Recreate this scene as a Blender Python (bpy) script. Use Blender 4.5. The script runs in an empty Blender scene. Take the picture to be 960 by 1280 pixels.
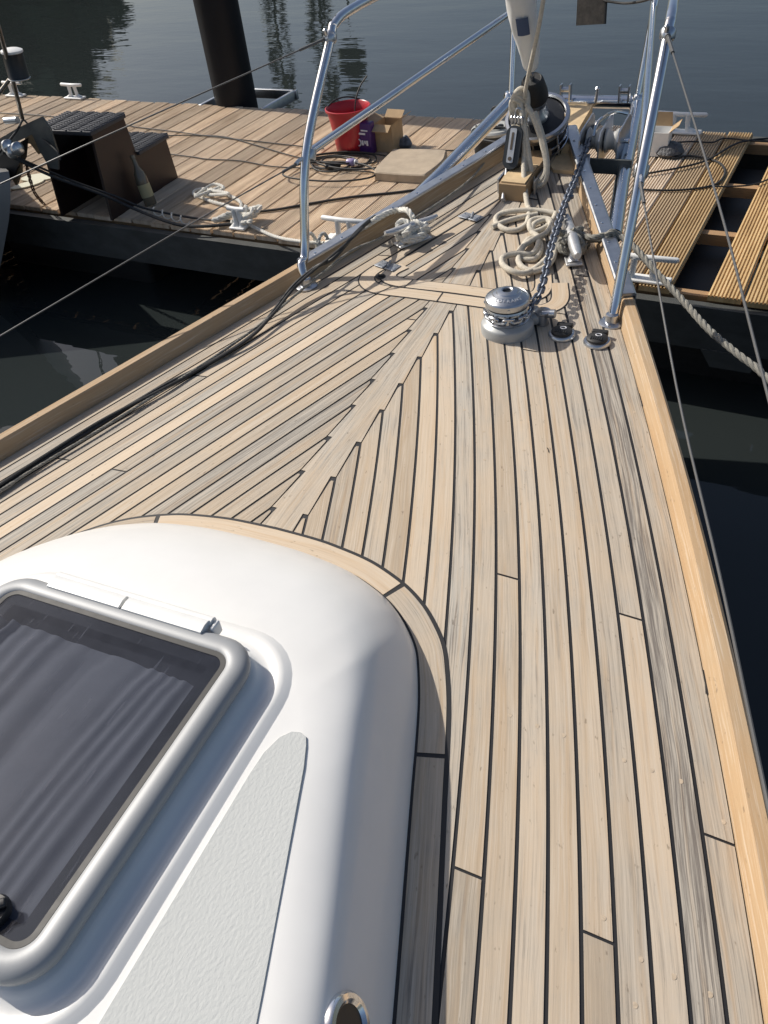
import bpy, math, random
import numpy as np
from mathutils import Vector, Matrix
random.seed(7); rng = np.random.RandomState(5)
scn = bpy.context.scene
C = scn.collection
R = math.radians
ZD = 1.10          # deck level above the water
ZP = 0.50          # pontoon level above the water
# ------------------------------------------------------------------ camera
CAM = Vector((0.864, 0.0, 2.30)); FPX = 1039.0
def _ray(x, y):
    v = np.array([x-480., y-640., FPX]); return v/np.linalg.norm(v)
_dn = np.cross(_ray(-1780, 24), _ray(1237, -384)); _dn /= np.linalg.norm(_dn)
if _dn[1] < 0: _dn = -_dn
_up = -_dn
_fy = _ray(1121, -380); _fy = _fy-(_fy@_up)*_up; _fy /= np.linalg.norm(_fy)
W = np.array([np.cross(_fy, _up), _fy, _up])
cam = bpy.data.objects.new('camera', bpy.data.cameras.new('camera')); C.objects.link(cam)
M = Matrix.Identity(4)
for i in range(3):
    M[i][0] = W[i][0]; M[i][1] = -W[i][1]; M[i][2] = -W[i][2]; M[i][3] = CAM[i]
cam.matrix_world = M
cam.data.sensor_fit = 'HORIZONTAL'; cam.data.sensor_width = 36; cam.data.lens = FPX/960*36
cam.data.clip_start = 0.02; cam.data.clip_end = 2000
scn.camera = cam
# ------------------------------------------------------------------ light
SUN_EL, SUN_AZ = 40.5, 279      # azimuth clockwise from +Y (the bow)
world = bpy.data.worlds.new('World'); scn.world = world; world.use_nodes = True
nt = world.node_tree; bg = nt.nodes['Background']
sky = nt.nodes.new('ShaderNodeTexSky'); sky.sky_type = 'NISHITA'; sky.sun_disc = False
sky.sun_elevation = R(SUN_EL); sky.sun_rotation = R(SUN_AZ); sky.air_density = 1.0; sky.dust_density = 3.0; sky.ozone_density = 1.0
nt.links.new(sky.outputs[0], bg.inputs[0]); bg.inputs[1].default_value = 0.095
sl = bpy.data.lights.new('sun', 'SUN'); sl.energy = 4.6; sl.angle = R(0.53); sl.color = (1, .945, .86)
sun = bpy.data.objects.new('sun', sl); C.objects.link(sun)
d = Vector((math.sin(R(SUN_AZ))*math.cos(R(SUN_EL)), math.cos(R(SUN_AZ))*math.cos(R(SUN_EL)), math.sin(R(SUN_EL))))
sun.rotation_euler = d.to_track_quat('Z', 'Y').to_euler()
scn.view_settings.view_transform = 'Standard'; scn.view_settings.look = 'None'
scn.view_settings.gamma = 1; scn.view_settings.exposure = 0.0

# ------------------------------------------------------------------ geometry helpers
def at(px, py, z):
    """point of the photograph where it crosses the horizontal plane z"""
    r = W@_ray(px, py); t = (z-CAM.z)/r[2]
    return Vector((CAM.x+r[0]*t, CAM.y+r[1]*t, z))
# half breadth of the deck at the toe rail
_ry = np.array([-1.6, -.8, 0., .478, .715, .975, 1.161, 1.341, 1.552, 1.8, 1.947, 2.1, 2.243, 2.4, 2.6, 2.88, 3.03, 3.2, 3.34])
_rb = np.array([1.40, 1.31, 1.165, 1.047, .986, .912, .853, .790, .722, .631, .577, .517, .459, .392, .31, .193, .134, .06, .0])
_pf = np.polyfit(_ry, _rb, 5)
def hb(y): return np.polyval(_pf, y)
YBOW = 3.30
def edgez(y):
    t = np.maximum(y-.9, 0); return -.04+.005*t+.025*t*t
def dz(x, y):
    b = np.maximum(hb(np.minimum(y, 3.2)), .1)
    return edgez(y)+.045*(b/.9)**2*np.maximum(0, 1-(x/b)**2)
def D(px, py, h=0.0):
    """point on the cambered deck (h above it)"""
    z = 0.0
    for i in range(30):
        p = at(px, py, ZD+z+h); z = z*.5+.5*float(dz(p.x, p.y))
    return Vector((p.x, p.y, ZD+z+h))
def DP(x, y, h=0.0): return Vector((x, y, ZD+float(dz(x, y))+h))

def lerp(a, b, t): return a+(b-a)*t

class MB:
    def __init__(s): s.v = []; s.f = []; s.m = []; s.uv = []; s.col = []; s.hasuv = False
    def add(s, vs, fs, mi=0, uvs=None, col=None):
        o = len(s.v); s.v += [tuple(v) for v in vs]
        for i, f in enumerate(fs):
            s.f.append(tuple(o+a for a in f)); s.m.append(mi)
            s.uv.append([uvs[a] for a in f] if uvs is not None else [(0, 0)]*len(f))
            s.col.append(col or (.5, .5, .5))
        if uvs is not None: s.hasuv = True
        return s
    def box(s, c, size, rot=None, mi=0, bev=0.0):
        hx, hy, hz = [a/2 for a in size]
        if bev <= 0:
            vs = [(sx*hx, sy*hy, sz*hz) for sx in (-1, 1) for sy in (-1, 1) for sz in (-1, 1)]
            fs = [(0,1,3,2),(4,6,7,5),(0,4,5,1),(2,3,7,6),(0,2,6,4),(1,5,7,3)]
        else:
            b = min(bev, hx*.9, hy*.9, hz*.9); vs = []; fs = []
            prof = [(-hz, b), (-hz+b*.3, b*.3), (-hz+b, 0), (hz-b, 0), (hz-b*.3, b*.3), (hz, b)]
            n = 16
            for z, o in prof:
                for q, (sx, sy) in enumerate(((1, 1), (-1, 1), (-1, -1), (1, -1))):
                    for j in range(4):
                        a = math.pi/2*(q+j/3.)
                        rr = max(b-o, b*.15) if True else b
                        cx, cy = sx*(hx-b), sy*(hy-b)
                        vs.append((cx+rr*math.cos(a), cy+rr*math.sin(a), z))
            for i in range(len(prof)-1):
                for j in range(n):
                    fs.append((i*n+j, i*n+(j+1) % n, (i+1)*n+(j+1) % n, (i+1)*n+j))
            fs.append(tuple(range(n-1, -1, -1))); fs.append(tuple((len(prof)-1)*n+j for j in range(n)))
        if rot is None: rot = Matrix.Identity(3)
        elif isinstance(rot, (int, float)): rot = Matrix.Rotation(rot, 3, 'Z')
        c = Vector(c)
        return s.add([c+rot@Vector(v) for v in vs], fs, mi)
    def tube(s, pts, r, n=10, mi=0, closed=False, cap=True, start=None):
        pts = [Vector(p) for p in pts]; N = len(pts)
        rs = r if isinstance(r, (list, tuple)) else [r]*N
        T = []
        for i in range(N):
            a = pts[(i-1) % N] if (closed or i > 0) else pts[i]
            b = pts[(i+1) % N] if (closed or i < N-1) else pts[i]
            t = (b-a); T.append(t.normalized() if t.length > 1e-9 else Vector((0, 0, 1)))
        up = start or (Vector((0, 0, 1)) if abs(T[0].z) < .9 else Vector((1, 0, 0)))
        nrm = (up-T[0]*up.dot(T[0])).normalized(); vs = []
        for i in range(N):
            nrm = nrm-T[i]*nrm.dot(T[i])
            nrm = nrm.normalized() if nrm.length > 1e-6 else Vector((1, 0, 0))
            bn = T[i].cross(nrm)
            for j in range(n):
                a = 2*math.pi*j/n
                vs.append(pts[i]+(nrm*math.cos(a)+bn*math.sin(a))*rs[i])
        fs = []
        for i in range(N if closed else N-1):
            i2 = (i+1) % N
            for j in range(n): fs.append((i*n+j, i*n+(j+1) % n, i2*n+(j+1) % n, i2*n+j))
        if not closed and cap:
            fs.append(tuple(range(n-1, -1, -1))); fs.append(tuple((N-1)*n+j for j in range(n)))
        return s.add(vs, fs, mi)
    def lathe(s, c, prof, n=32, axis=None, mi=0, cap=True):
        """prof: (radius, height) list"""
        q = (axis.to_track_quat('Z', 'Y').to_matrix() if axis is not None else Matrix.Identity(3)); c = Vector(c)
        vs = []; fs = []
        for r, z in prof:
            for j in range(n):
                a = 2*math.pi*j/n; vs.append(c+q@Vector((r*math.cos(a), r*math.sin(a), z)))
        for i in range(len(prof)-1):
            for j in range(n): fs.append((i*n+j, i*n+(j+1) % n, (i+1)*n+(j+1) % n, (i+1)*n+j))
        if cap:
            fs.append(tuple(range(n-1, -1, -1))); fs.append(tuple((len(prof)-1)*n+j for j in range(n)))
        return s.add(vs, fs, mi)
    def poly(s, pts, th=0.0, mi=0):
        n = len(pts); pts = [Vector(p) for p in pts]
        if th == 0: return s.add(pts, [tuple(range(n))], mi)
        lo = [p-Vector((0, 0, th)) for p in pts]
        return s.add(pts+lo, [tuple(range(n)), tuple(range(2*n-1, n-1, -1))]+[(i, n+i, n+(i+1) % n, (i+1) % n) for i in range(n)], mi)
    def prism(s, pts, vec, mi=0):
        n = len(pts); pts = [Vector(p) for p in pts]; vec = Vector(vec)
        return s.add(pts+[p+vec for p in pts], [tuple(range(n)), tuple(range(2*n-1, n-1, -1))]+[(i, n+i, n+(i+1) % n, (i+1) % n) for i in range(n)], mi)
    def build(s, name, mat, parent=None, angle=40, fixn=True):
        me = bpy.data.meshes.new(name)
        # relative to the parent's place
        off = parent.matrix_world.translation.copy() if parent else Vector((0, 0, 0))
        me.from_pydata([(v[0]-off.x, v[1]-off.y, v[2]-off.z) for v in s.v], [], s.f)
        for m in (mat if isinstance(mat, (list, tuple)) else [mat]): me.materials.append(m)
        me.polygons.foreach_set('material_index', s.m)
        if s.hasuv:
            me.uv_layers.new(name='UVMap')
            me.uv_layers['UVMap'].data.foreach_set('uv', [c for u in s.uv for p in u for c in p])
            me.color_attributes.new('pr', 'FLOAT_COLOR', 'CORNER')
            me.color_attributes['pr'].data.foreach_set('color', [c for u, q in zip(s.uv, s.col) for _ in u for c in (*q, 1.0)])
        me.polygons.foreach_set('use_smooth', [True]*len(me.polygons))
        me.validate()
        if fixn:
            import bmesh
            bm = bmesh.new(); bm.from_mesh(me); bmesh.ops.recalc_face_normals(bm, faces=bm.faces); bm.to_mesh(me); bm.free()
        me.set_sharp_from_angle(angle=R(angle))
        o = bpy.data.objects.new(name, me); C.objects.link(o)
        if parent: o.parent = parent
        return o

def tag(o, label=None, cat=None, group=None, kind=None):
    if label: o['label'] = label
    if cat: o['category'] = cat
    if group: o['group'] = group
    if kind: o['kind'] = kind
    return o
def empty(name, loc, label=None, cat=None, group=None):
    o = bpy.data.objects.new(name, None); C.objects.link(o); o.location = loc; o.empty_display_size = .1
    o.matrix_world = Matrix.Translation(loc)
    return tag(o, label, cat, group)
def spl(pts, n=10, closed=False):
    """Catmull-Rom through points"""
    P = [Vector(p) for p in pts]; N = len(P); out = []
    for i in range(N if closed else N-1):
        p1, p2 = P[i], P[(i+1) % N]
        p0 = P[(i-1) % N] if (closed or i > 0) else p1*2-p2
        p3 = P[(i+2) % N] if (closed or i < N-2) else p2*2-p1
        for k in range(n):
            t = k/n
            out.append(.5*((2*p1)+(p2-p0)*t+(2*p0-5*p1+4*p2-p3)*t*t+(3*p1-p0-3*p2+p3)*t**3))
    if not closed: out.append(P[-1])
    return out
def resample(pts, step):
    out = [pts[0].copy()]; acc = 0
    for a, b in zip(pts, pts[1:]):
        L = (b-a).length
        if L < 1e-9: continue
        while acc+L >= step:
            t = (step-acc)/L; a = a.lerp(b, t); out.append(a.copy()); L = (b-a).length; acc = 0
            if L < 1e-9: break
        acc += L
    out.append(pts[-1].copy()); return out
def frames(pts):
    T = [(pts[min(i+1, len(pts)-1)]-pts[max(i-1, 0)]).normalized() for i in range(len(pts))]
    nrm = Vector((0, 0, 1)) if abs(T[0].z) < .9 else Vector((1, 0, 0)); out = []
    for t in T:
        nrm = (nrm-t*nrm.dot(t)).normalized(); out.append((t, nrm, t.cross(nrm)))
    return out
def rope_into(mb, pts, r, strands=3, pitch=None, mi=0, n=6):
    """laid rope: twisted strands"""
    pitch = pitch or r*7
    P = resample(pts, pitch/9); F = frames(P)
    for s in range(strands):
        q = []
        for i, (p, (t, a, b)) in enumerate(zip(P, F)):
            ang = 2*math.pi*(i/9.+s/strands)
            q.append(p+(a*math.cos(ang)+b*math.sin(ang))*r*.46)
        mb.tube(q, r*.60, n=n, mi=mi)
def ring(cx, cy, z, rx, ry, a0=0, turns=1.0, n=36, wob=0.0, rise=0.0, seed=0):
    rr = random.Random(seed); ph = rr.random()*6
    return [Vector((cx+rx*(1+wob*math.sin(3*t+ph))*math.cos(a0+t), cy+ry*(1+wob*math.cos(2*t+ph))*math.sin(a0+t), z+rise*t/6.28+abs(wob)*.02*math.sin(2*t+ph)))
            for t in [2*math.pi*turns*i/(n*turns) for i in range(int(n*turns)+1)]]

# ------------------------------------------------------------------ materials
def mat(name, base=(.5, .5, .5), rough=.5, metal=0.0, noise=None, bump=None, spec=None, ior=None, coat=None):
    """noise=(scale, amount, stretch) mottles the colour; bump=(scale, strength, distance)"""
    m = bpy.data.materials.new(name); m.use_nodes = True; t = m.node_tree; b = t.nodes['Principled BSDF']
    b.inputs['Base Color'].default_value = (*base, 1); b.inputs['Roughness'].default_value = rough; b.inputs['Metallic'].default_value = metal
    if ior: b.inputs['IOR'].default_value = ior
    if spec is not None: b.inputs['Specular IOR Level'].default_value = spec
    if coat: b.inputs['Coat Weight'].default_value = coat; b.inputs['Coat Roughness'].default_value = .1
    tc = t.nodes.new('ShaderNodeTexCoord')
    if noise:
        mp = t.nodes.new('ShaderNodeMapping'); mp.inputs['Scale'].default_value = noise[2] if len(noise) > 2 else (1, 1, 1)
        t.links.new(tc.outputs['Object'], mp.inputs[0])
        n = t.nodes.new('ShaderNodeTexNoise'); n.inputs['Scale'].default_value = noise[0]; n.inputs['Detail'].default_value = 6; n.inputs['Roughness'].default_value = .65
        t.links.new(mp.outputs[0], n.inputs[0])
        cr = t.nodes.new('ShaderNodeValToRGB'); a = noise[1]
        cr.color_ramp.elements[0].position = .3; cr.color_ramp.elements[1].position = .7
        cr.color_ramp.elements[0].color = (*[max(0, c*(1-a)) for c in base], 1); cr.color_ramp.elements[1].color = (*[min(1, c*(1+a)) for c in base], 1)
        t.links.new(n.outputs[0], cr.inputs[0]); t.links.new(cr.outputs[0], b.inputs['Base Color'])
        mr = t.nodes.new('ShaderNodeMapRange'); mr.inputs[3].default_value = max(.02, rough-.1*min(1, a*3)); mr.inputs[4].default_value = min(1, rough+.12*min(1, a*3))
        t.links.new(n.outputs[0], mr.inputs[0]); t.links.new(mr.outputs[0], b.inputs['Roughness'])
    if bump:
        n2 = t.nodes.new('ShaderNodeTexNoise'); n2.inputs['Scale'].default_value = bump[0]; n2.inputs['Detail'].default_value = 4
        t.links.new(tc.outputs['Object'], n2.inputs[0])
        bp = t.nodes.new('ShaderNodeBump'); bp.inputs['Strength'].default_value = bump[1]; bp.inputs['Distance'].default_value = bump[2]
        t.links.new(n2.outputs[0], bp.inputs['Height']); t.links.new(bp.outputs[0], b.inputs['Normal'])
    return m

def N(t, typ, **kw):
    n = t.nodes.new(typ)
    for k, v in kw.items():
        if k.startswith('i_'): n.inputs[k[2:].replace('_', ' ')].default_value = v
        else: setattr(n, k, v)
    return n
def teak_material(name, tone_a=(.515, .418, .310), tone_b=(.41, .377, .325), co=(.47, .34, .215), grime=.85, sat=1.0):
    """weathered teak: grain runs along U, tone of each plank from its colour attribute"""
    m = bpy.data.materials.new(name); m.use_nodes = True; t = m.node_tree; b = t.nodes['Principled BSDF']; L = t.links.new
    tc = N(t, 'ShaderNodeTexCoord'); at_ = N(t, 'ShaderNodeAttribute', attribute_name='pr')
    sp = N(t, 'ShaderNodeSeparateColor'); L(at_.outputs['Color'], sp.inputs[0])
    cb = N(t, 'ShaderNodeCombineXYZ'); L(sp.outputs[0], cb.inputs[2])
    ml = N(t, 'ShaderNodeVectorMath', operation='MULTIPLY'); ml.inputs[1].default_value = (0, 0, 31); L(cb.outputs[0], ml.inputs[0])
    ad = N(t, 'ShaderNodeVectorMath', operation='ADD'); L(tc.outputs['UV'], ad.inputs[0]); L(ml.outputs[0], ad.inputs[1])
    def mp(sc):
        q = N(t, 'ShaderNodeVectorMath', operation='MULTIPLY'); q.inputs[1].default_value = sc; L(ad.outputs[0], q.inputs[0]); return q
    # gentle wander of the grain
    wn = N(t, 'ShaderNodeTexNoise', i_Scale=1.0, i_Detail=2.0); L(mp((3.0, 8, 1)).outputs[0], wn.inputs[0])
    wm = N(t, 'ShaderNodeVectorMath', operation='MULTIPLY_ADD'); wm.inputs[1].default_value = (0, .02, 0); L(wn.outputs['Color'], wm.inputs[0]); L(ad.outputs[0], wm.inputs[2])
    def mp2(sc):
        q = N(t, 'ShaderNodeVectorMath', operation='MULTIPLY'); q.inputs[1].default_value = sc; L(wm.outputs[0], q.inputs[0]); return q
    g1 = N(t, 'ShaderNodeTexNoise', i_Scale=1.0, i_Detail=5.0, i_Roughness=.7); L(mp2((5, 260, 1)).outputs[0], g1.inputs[0])
    g2 = N(t, 'ShaderNodeTexNoise', i_Scale=1.0, i_Detail=3.0, i_Roughness=.6); L(mp2((2.0, 60, 1)).outputs[0], g2.inputs[0])
    bl = N(t, 'ShaderNodeTexNoise', i_Scale=1.0, i_Detail=5.0, i_Roughness=.62); L(mp((5.0, 13, 1)).outputs[0], bl.inputs[0])
    sg = N(t, 'ShaderNodeTexNoise', i_Scale=1.0, i_Detail=6.0, i_Roughness=.7)
    L(tc.outputs['Object'], sg.inputs[0]); sg.inputs['Scale'].default_value = 2.3
    # tone: honey teak <-> silver grey
    def mix(f, a, bcol, typ='MIX', fac=None):
        q = N(t, 'ShaderNodeMix', data_type='RGBA', blend_type=typ)
        if fac is not None: q.inputs[0].default_value = fac
        else: L(f, q.inputs[0])
        for idx, s in ((6, a), (7, bcol)):
            if isinstance(s, tuple): q.inputs[idx].default_value = (*s, 1)
            else: L(s, q.inputs[idx])
        return q.outputs[2]
    def rmp(s, lo, hi, a=0.0, c=1.0):
        q = N(t, 'ShaderNodeMapRange'); L(s, q.inputs[0]); q.inputs[1].default_value = lo; q.inputs[2].default_value = hi; q.inputs[3].default_value = a; q.inputs[4].default_value = c; return q.outputs[0]
    ma = N(t, 'ShaderNodeMath', operation='ADD'); L(rmp(sp.outputs[1], 0, 2, -.36, 1.36), ma.inputs[0]); L(rmp(bl.outputs[0], .32, .68, -.1, .5), ma.inputs[1])
    mb_ = N(t, 'ShaderNodeMath', operation='ADD', use_clamp=True); L(ma.outputs[0], mb_.inputs[0]); L(rmp(sg.outputs[0], .35, .65, -.25, .35), mb_.inputs[1])
    c0 = mix(mb_.outputs[0], tone_a, tone_b)
    # orange-brown patches
    c1 = mix(rmp(g2.outputs[0], .50, .68, 0, .6), c0, co)
    # plank brightness
    hs = N(t, 'ShaderNodeHueSaturation'); L(c1, hs.inputs['Color']); L(rmp(sp.outputs[2], 0, 1, .78, 1.18), hs.inputs['Value'])
    # dark weathered streaks, strongest on grey wood
    st = N(t, 'ShaderNodeMath', operation='MULTIPLY'); L(rmp(g1.outputs[0], .51, .66, 0, grime), st.inputs[0]); L(rmp(mb_.outputs[0], .1, 1, .22, .95), st.inputs[1])
    ex = N(t, 'ShaderNodeMath', operation='MULTIPLY'); L(rmp(g1.outputs[0], .44, .60, 0, .85), ex.inputs[0]); L(rmp(sp.outputs[1], 1.05, 1.6, 0, 1), ex.inputs[1])
    sx_ = N(t, 'ShaderNodeMath', operation='MAXIMUM'); L(st.outputs[0], sx_.inputs[0]); L(ex.outputs[0], sx_.inputs[1])
    c2 = mix(sx_.outputs[0], hs.outputs[0], (.15, .13, .115))
    c3 = mix(rmp(g1.outputs[0], .36, .48, .45, 0), c2, (.62, .54, .44))
    # small specks and dirt
    sk = N(t, 'ShaderNodeTexNoise', i_Scale=1.0, i_Detail=3.0); L(mp((50, 130, 1)).outputs[0], sk.inputs[0])
    c4 = mix(rmp(sk.outputs[0], .68, .76, 0, .55), c3, (.12, .09, .06))
    L(c4, b.inputs['Base Color']); b.inputs['Roughness'].default_value = .68; b.inputs['Specular IOR Level'].default_value = .28
    bp = N(t, 'ShaderNodeBump'); bp.inputs['Strength'].default_value = .35; bp.inputs['Distance'].default_value = .0012
    L(g1.outputs[0], bp.inputs['Height']); L(bp.outputs[0], b.inputs['Normal'])
    return m

teak = teak_material('teak')
caulk = mat('caulk', (.018, .018, .02), .6)
railwood = teak_material('rail_teak', (.445, .305, .175), (.41, .315, .21), (.40, .25, .125), .35)
gel = mat('gelcoat', (.78, .775, .755), .34, noise=(5, .035), coat=.25)
nonskid = mat('nonskid', (.50, .515, .505), .75)
t = nonskid.node_tree
vn = t.nodes.new('ShaderNodeTexVoronoi'); vn.inputs['Scale'].default_value = 190; vn.feature = 'SMOOTH_F1'
n_ = t.nodes.new('ShaderNodeTexNoise'); n_.inputs['Scale'].default_value = 230; n_.inputs['Detail'].default_value = 2
tcn = t.nodes.new('ShaderNodeTexCoord'); mpn = t.nodes.new('ShaderNodeMapping'); mpn.inputs['Scale'].default_value = (1, .55, 1)
bpn = t.nodes.new('ShaderNodeBump'); bpn.inputs['Strength'].default_value = .7; bpn.inputs['Distance'].default_value = .0010
t.links.new(tcn.outputs['Object'], mpn.inputs[0]); t.links.new(mpn.outputs[0], n_.inputs[0]); t.links.new(n_.outputs[0], bpn.inputs['Height'])
t.links.new(bpn.outputs[0], t.nodes['Principled BSDF'].inputs['Normal'])
navy = mat('hull_navy', (.012, .016, .03), .2, coat=.5)
steel = mat('stainless', (.74, .75, .77), .13, 1, noise=(40, .06), bump=(300, .02, .0005))
alu = mat('aluminium', (.52, .535, .56), .36, 1, noise=(30, .12))
alu2 = mat('hatch_aluminium', (.33, .34, .35), .5, .15, noise=(8, .04, (1, 1, 1)))
greyalu = mat('dull_aluminium', (.33, .35, .38), .5, .6, noise=(60, .2))
castalu = mat('cast_aluminium', (.60, .60, .60), .42, .75, noise=(40, .12), bump=(90, .15, .001))
wgrey = mat('windlass_base', (.36, .37, .37), .45, .2, noise=(30, .08))
chrome = mat('chrome', (.52, .54, .57), .30, 1, noise=(60, .08))
blackp = mat('black_plastic', (.014, .015, .017), .38, noise=(60, .2))
rubber = mat('black_rubber', (.02, .02, .02), .55, noise=(60, .3))
whitep = mat('white_paint', (.78, .78, .76), .4, noise=(20, .05))
galv = mat('galvanised_chain', (.15, .17, .21), .5, .7, noise=(120, .35))
ropew = mat('rope_cream', (.56, .51, .42), .85, noise=(120, .18), bump=(900, .5, .001))
ropeg = mat('rope_grey', (.24, .23, .20), .88, noise=(120, .25), bump=(900, .5, .001))
ropep = mat('rope_pale', (.66, .64, .58), .85, noise=(120, .12), bump=(900, .5, .001))
sailm = mat('sailcloth', (.76, .755, .73), .7, noise=(12, .05), bump=(25, .3, .01))
bluem = mat('blue_patch', (.06, .09, .17), .7)
redp = mat('red_plastic', (.42, .02, .032), .33, noise=(10, .08))
cardb = mat('cardboard', (.43, .30, .17), .85, noise=(20, .12))
matm = mat('beige_foam', (.42, .34, .25), .9, noise=(9, .16), bump=(120, .4, .003))
darkbrown = mat('dark_brown_board', (.020, .009, .008), .5, noise=(10, .35))
matblack = mat('ribbed_mat', (.04, .044, .055), .6, noise=(60, .3))
pilem = mat('pile_black', (.007, .008, .011), .55, noise=(5, .4, (1, 1, .3)), bump=(10, .2, .01), spec=.25)
beamm = mat('pontoon_beam', (.055, .058, .055), .7, noise=(5, .35, (1, 1, 2)), bump=(30, .2, .003))
joist = mat('joist_wood', (.36, .22, .11), .75, noise=(20, .2, (1, 8, 8)))
hullgrey = mat('neighbour_hull', (.21, .21, .205), .35, noise=(3, .06))
greym = mat('grey_plate', (.10, .105, .10), .45, .3, noise=(12, .25))
gwood = mat('weathered_wood', (.20, .165, .125), .8, noise=(9, .35, (4, 1, 4)))
purple = mat('purple_print', (.07, .02, .14), .4)
whitem = mat('white_print', (.75, .75, .78), .5)
glassb = mat('bottle_glass', (.15, .13, .095), .1, spec=.6)

def board_material(nm='pontoon_board', c_lo=(.38, .27, .175, 1), c_mid=(.60, .47, .335, 1), c_hi=(.78, .65, .49, 1)):
    m = bpy.data.materials.new(nm); m.use_nodes = True; t = m.node_tree; b = t.nodes['Principled BSDF']; L = t.links.new
    tc = N(t, 'ShaderNodeTexCoord'); a = N(t, 'ShaderNodeAttribute', attribute_name='pr'); sp = N(t, 'ShaderNodeSeparateColor'); L(a.outputs['Color'], sp.inputs[0])
    cb = N(t, 'ShaderNodeCombineXYZ'); L(sp.outputs[0], cb.inputs[2]); ml = N(t, 'ShaderNodeVectorMath', operation='SCALE'); ml.inputs['Scale'].default_value = 23; L(cb.outputs[0], ml.inputs[0])
    ad = N(t, 'ShaderNodeVectorMath', operation='ADD'); L(tc.outputs['UV'], ad.inputs[0]); L(ml.outputs[0], ad.inputs[1])
    q = N(t, 'ShaderNodeVectorMath', operation='MULTIPLY'); q.inputs[1].default_value = (2.2, 26, 1); L(ad.outputs[0], q.inputs[0])
    n1 = N(t, 'ShaderNodeTexNoise', i_Scale=1.0, i_Detail=7.0, i_Roughness=.7); L(q.outputs[0], n1.inputs[0])
    cr = N(t, 'ShaderNodeValToRGB'); L(n1.outputs[0], cr.inputs[0]); e = cr.color_ramp.elements
    e[0].position = .28; e[0].color = c_lo; e[1].position = .72; e[1].color = c_hi
    e.new(.5).color = c_mid
    gr = N(t, 'ShaderNodeMix', data_type='RGBA'); L(sp.outputs[1], gr.inputs[0]); L(cr.outputs[0], gr.inputs[6]); gr.inputs[7].default_value = (.50, .43, .35, 1)
    hs = N(t, 'ShaderNodeHueSaturation'); L(gr.outputs[2], hs.inputs['Color']); mr = N(t, 'ShaderNodeMapRange'); L(sp.outputs[2], mr.inputs[0]); mr.inputs[3].default_value = .78; mr.inputs[4].default_value = 1.2; L(mr.outputs[0], hs.inputs['Value'])
    L(hs.outputs[0], b.inputs['Base Color']); b.inputs['Roughness'].default_value = .72
    bp = N(t, 'ShaderNodeBump'); bp.inputs['Strength'].default_value = .3; bp.inputs['Distance'].default_value = .002; L(n1.outputs[0], bp.inputs['Height']); L(bp.outputs[0], b.inputs['Normal'])
    return m
boardm = board_material(); boardg = board_material('golden_board', (.36, .22, .085, 1), (.55, .37, .165, 1), (.70, .50, .26, 1))

def water_material():
    m = bpy.data.materials.new('harbour_water'); m.use_nodes = True; t = m.node_tree; b = t.nodes['Principled BSDF']; L = t.links.new
    b.inputs['Base Color'].default_value = (.022, .027, .027, 1); b.inputs['Roughness'].default_value = .015; b.inputs['IOR'].default_value = 1.37
    tc = N(t, 'ShaderNodeTexCoord')
    mp = N(t, 'ShaderNodeMapping'); mp.inputs['Scale'].default_value = (.45, 1.1, 1); mp.inputs['Rotation'].default_value = (0, 0, R(12)); L(tc.outputs['Object'], mp.inputs[0])
    n1 = N(t, 'ShaderNodeTexNoise', i_Scale=1.3, i_Detail=4.0, i_Roughness=.5); L(mp.outputs[0], n1.inputs[0])
    n2 = N(t, 'ShaderNodeTexNoise', i_Scale=9.0, i_Detail=2.0, i_Roughness=.5); L(mp.outputs[0], n2.inputs[0])
    # ripples stronger away from the sheltered water behind the pontoon
    b1 = N(t, 'ShaderNodeBump'); b1.inputs['Strength'].default_value = .12; b1.inputs['Distance'].default_value = .07; L(n1.outputs[0], b1.inputs['Height'])
    b2 = N(t, 'ShaderNodeBump'); b2.inputs['Strength'].default_value = .05; b2.inputs['Distance'].default_value = .012; L(n2.outputs[0], b2.inputs['Height']); L(b1.outputs[0], b2.inputs['Normal'])
    L(b2.outputs[0], b.inputs['Normal'])
    return m

# ------------------------------------------------------------------ setting
tag(MB().add([(-300, -300, 0), (300, -300, 0), (300, 300, 0), (-300, 300, 0)], [(0, 1, 2, 3)]).build('water', water_material()), kind='structure')

# wooded bank far off (seen mirrored in the water)
leaf = mat('foliage', (.045, .07, .028), .7, noise=(.4, .4))
tb = MB()
def clump(az_, ds, h, n_, wr, s0, s1, zc=.55, zr=.42):
    az = R(az_); cx, cy = ds*math.sin(az), ds*math.cos(az)
    tb.tube([(cx, cy, 0), (cx+.2, cy, h*.3), (cx, cy, h*.7)], [.35 if wr > 2 else .18, .28 if wr > 2 else .14, .06], 6)
    for k in range(n_):
        u = Vector((random.gauss(0, 1), random.gauss(0, 1), random.gauss(0, 1))).normalized()*random.uniform(.45, 1)
        p = Vector((cx+u.x*wr, cy+u.y*wr, h*zc+u.z*h*zr)); s_ = random.uniform(s0, s1)
        a = Vector((random.gauss(0, 1), random.gauss(0, 1), random.gauss(0, 1))).normalized()*s_; b_ = a.orthogonal().normalized()*s_*.8
        tb.add([p-a-b_, p+a-b_, p+a+b_, p-a+b_], [(0, 1, 2, 3)])
for i in range(34):
    az_ = -90+i*1.5+random.uniform(-.4, .4)
    if az_ > -40.5: break
    clump(az_, random.uniform(58, 66), random.uniform(11, 13)*(1 if az_ < -47 else lerp(1, .55, (az_+47)/7))*1.25, 190, 3.4, .5, 1.0)
for az_, h in ((-30.9, 19), (-28.2, 19.5)): clump(az_, 62, h, 230, .9, .12, .3, .52, .46)
clump(-26.4, 60, 13, 90, .7, .25, .5, .9, .1)
tag(tb.build('treeline', leaf, fixn=False), kind='stuff')
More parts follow.
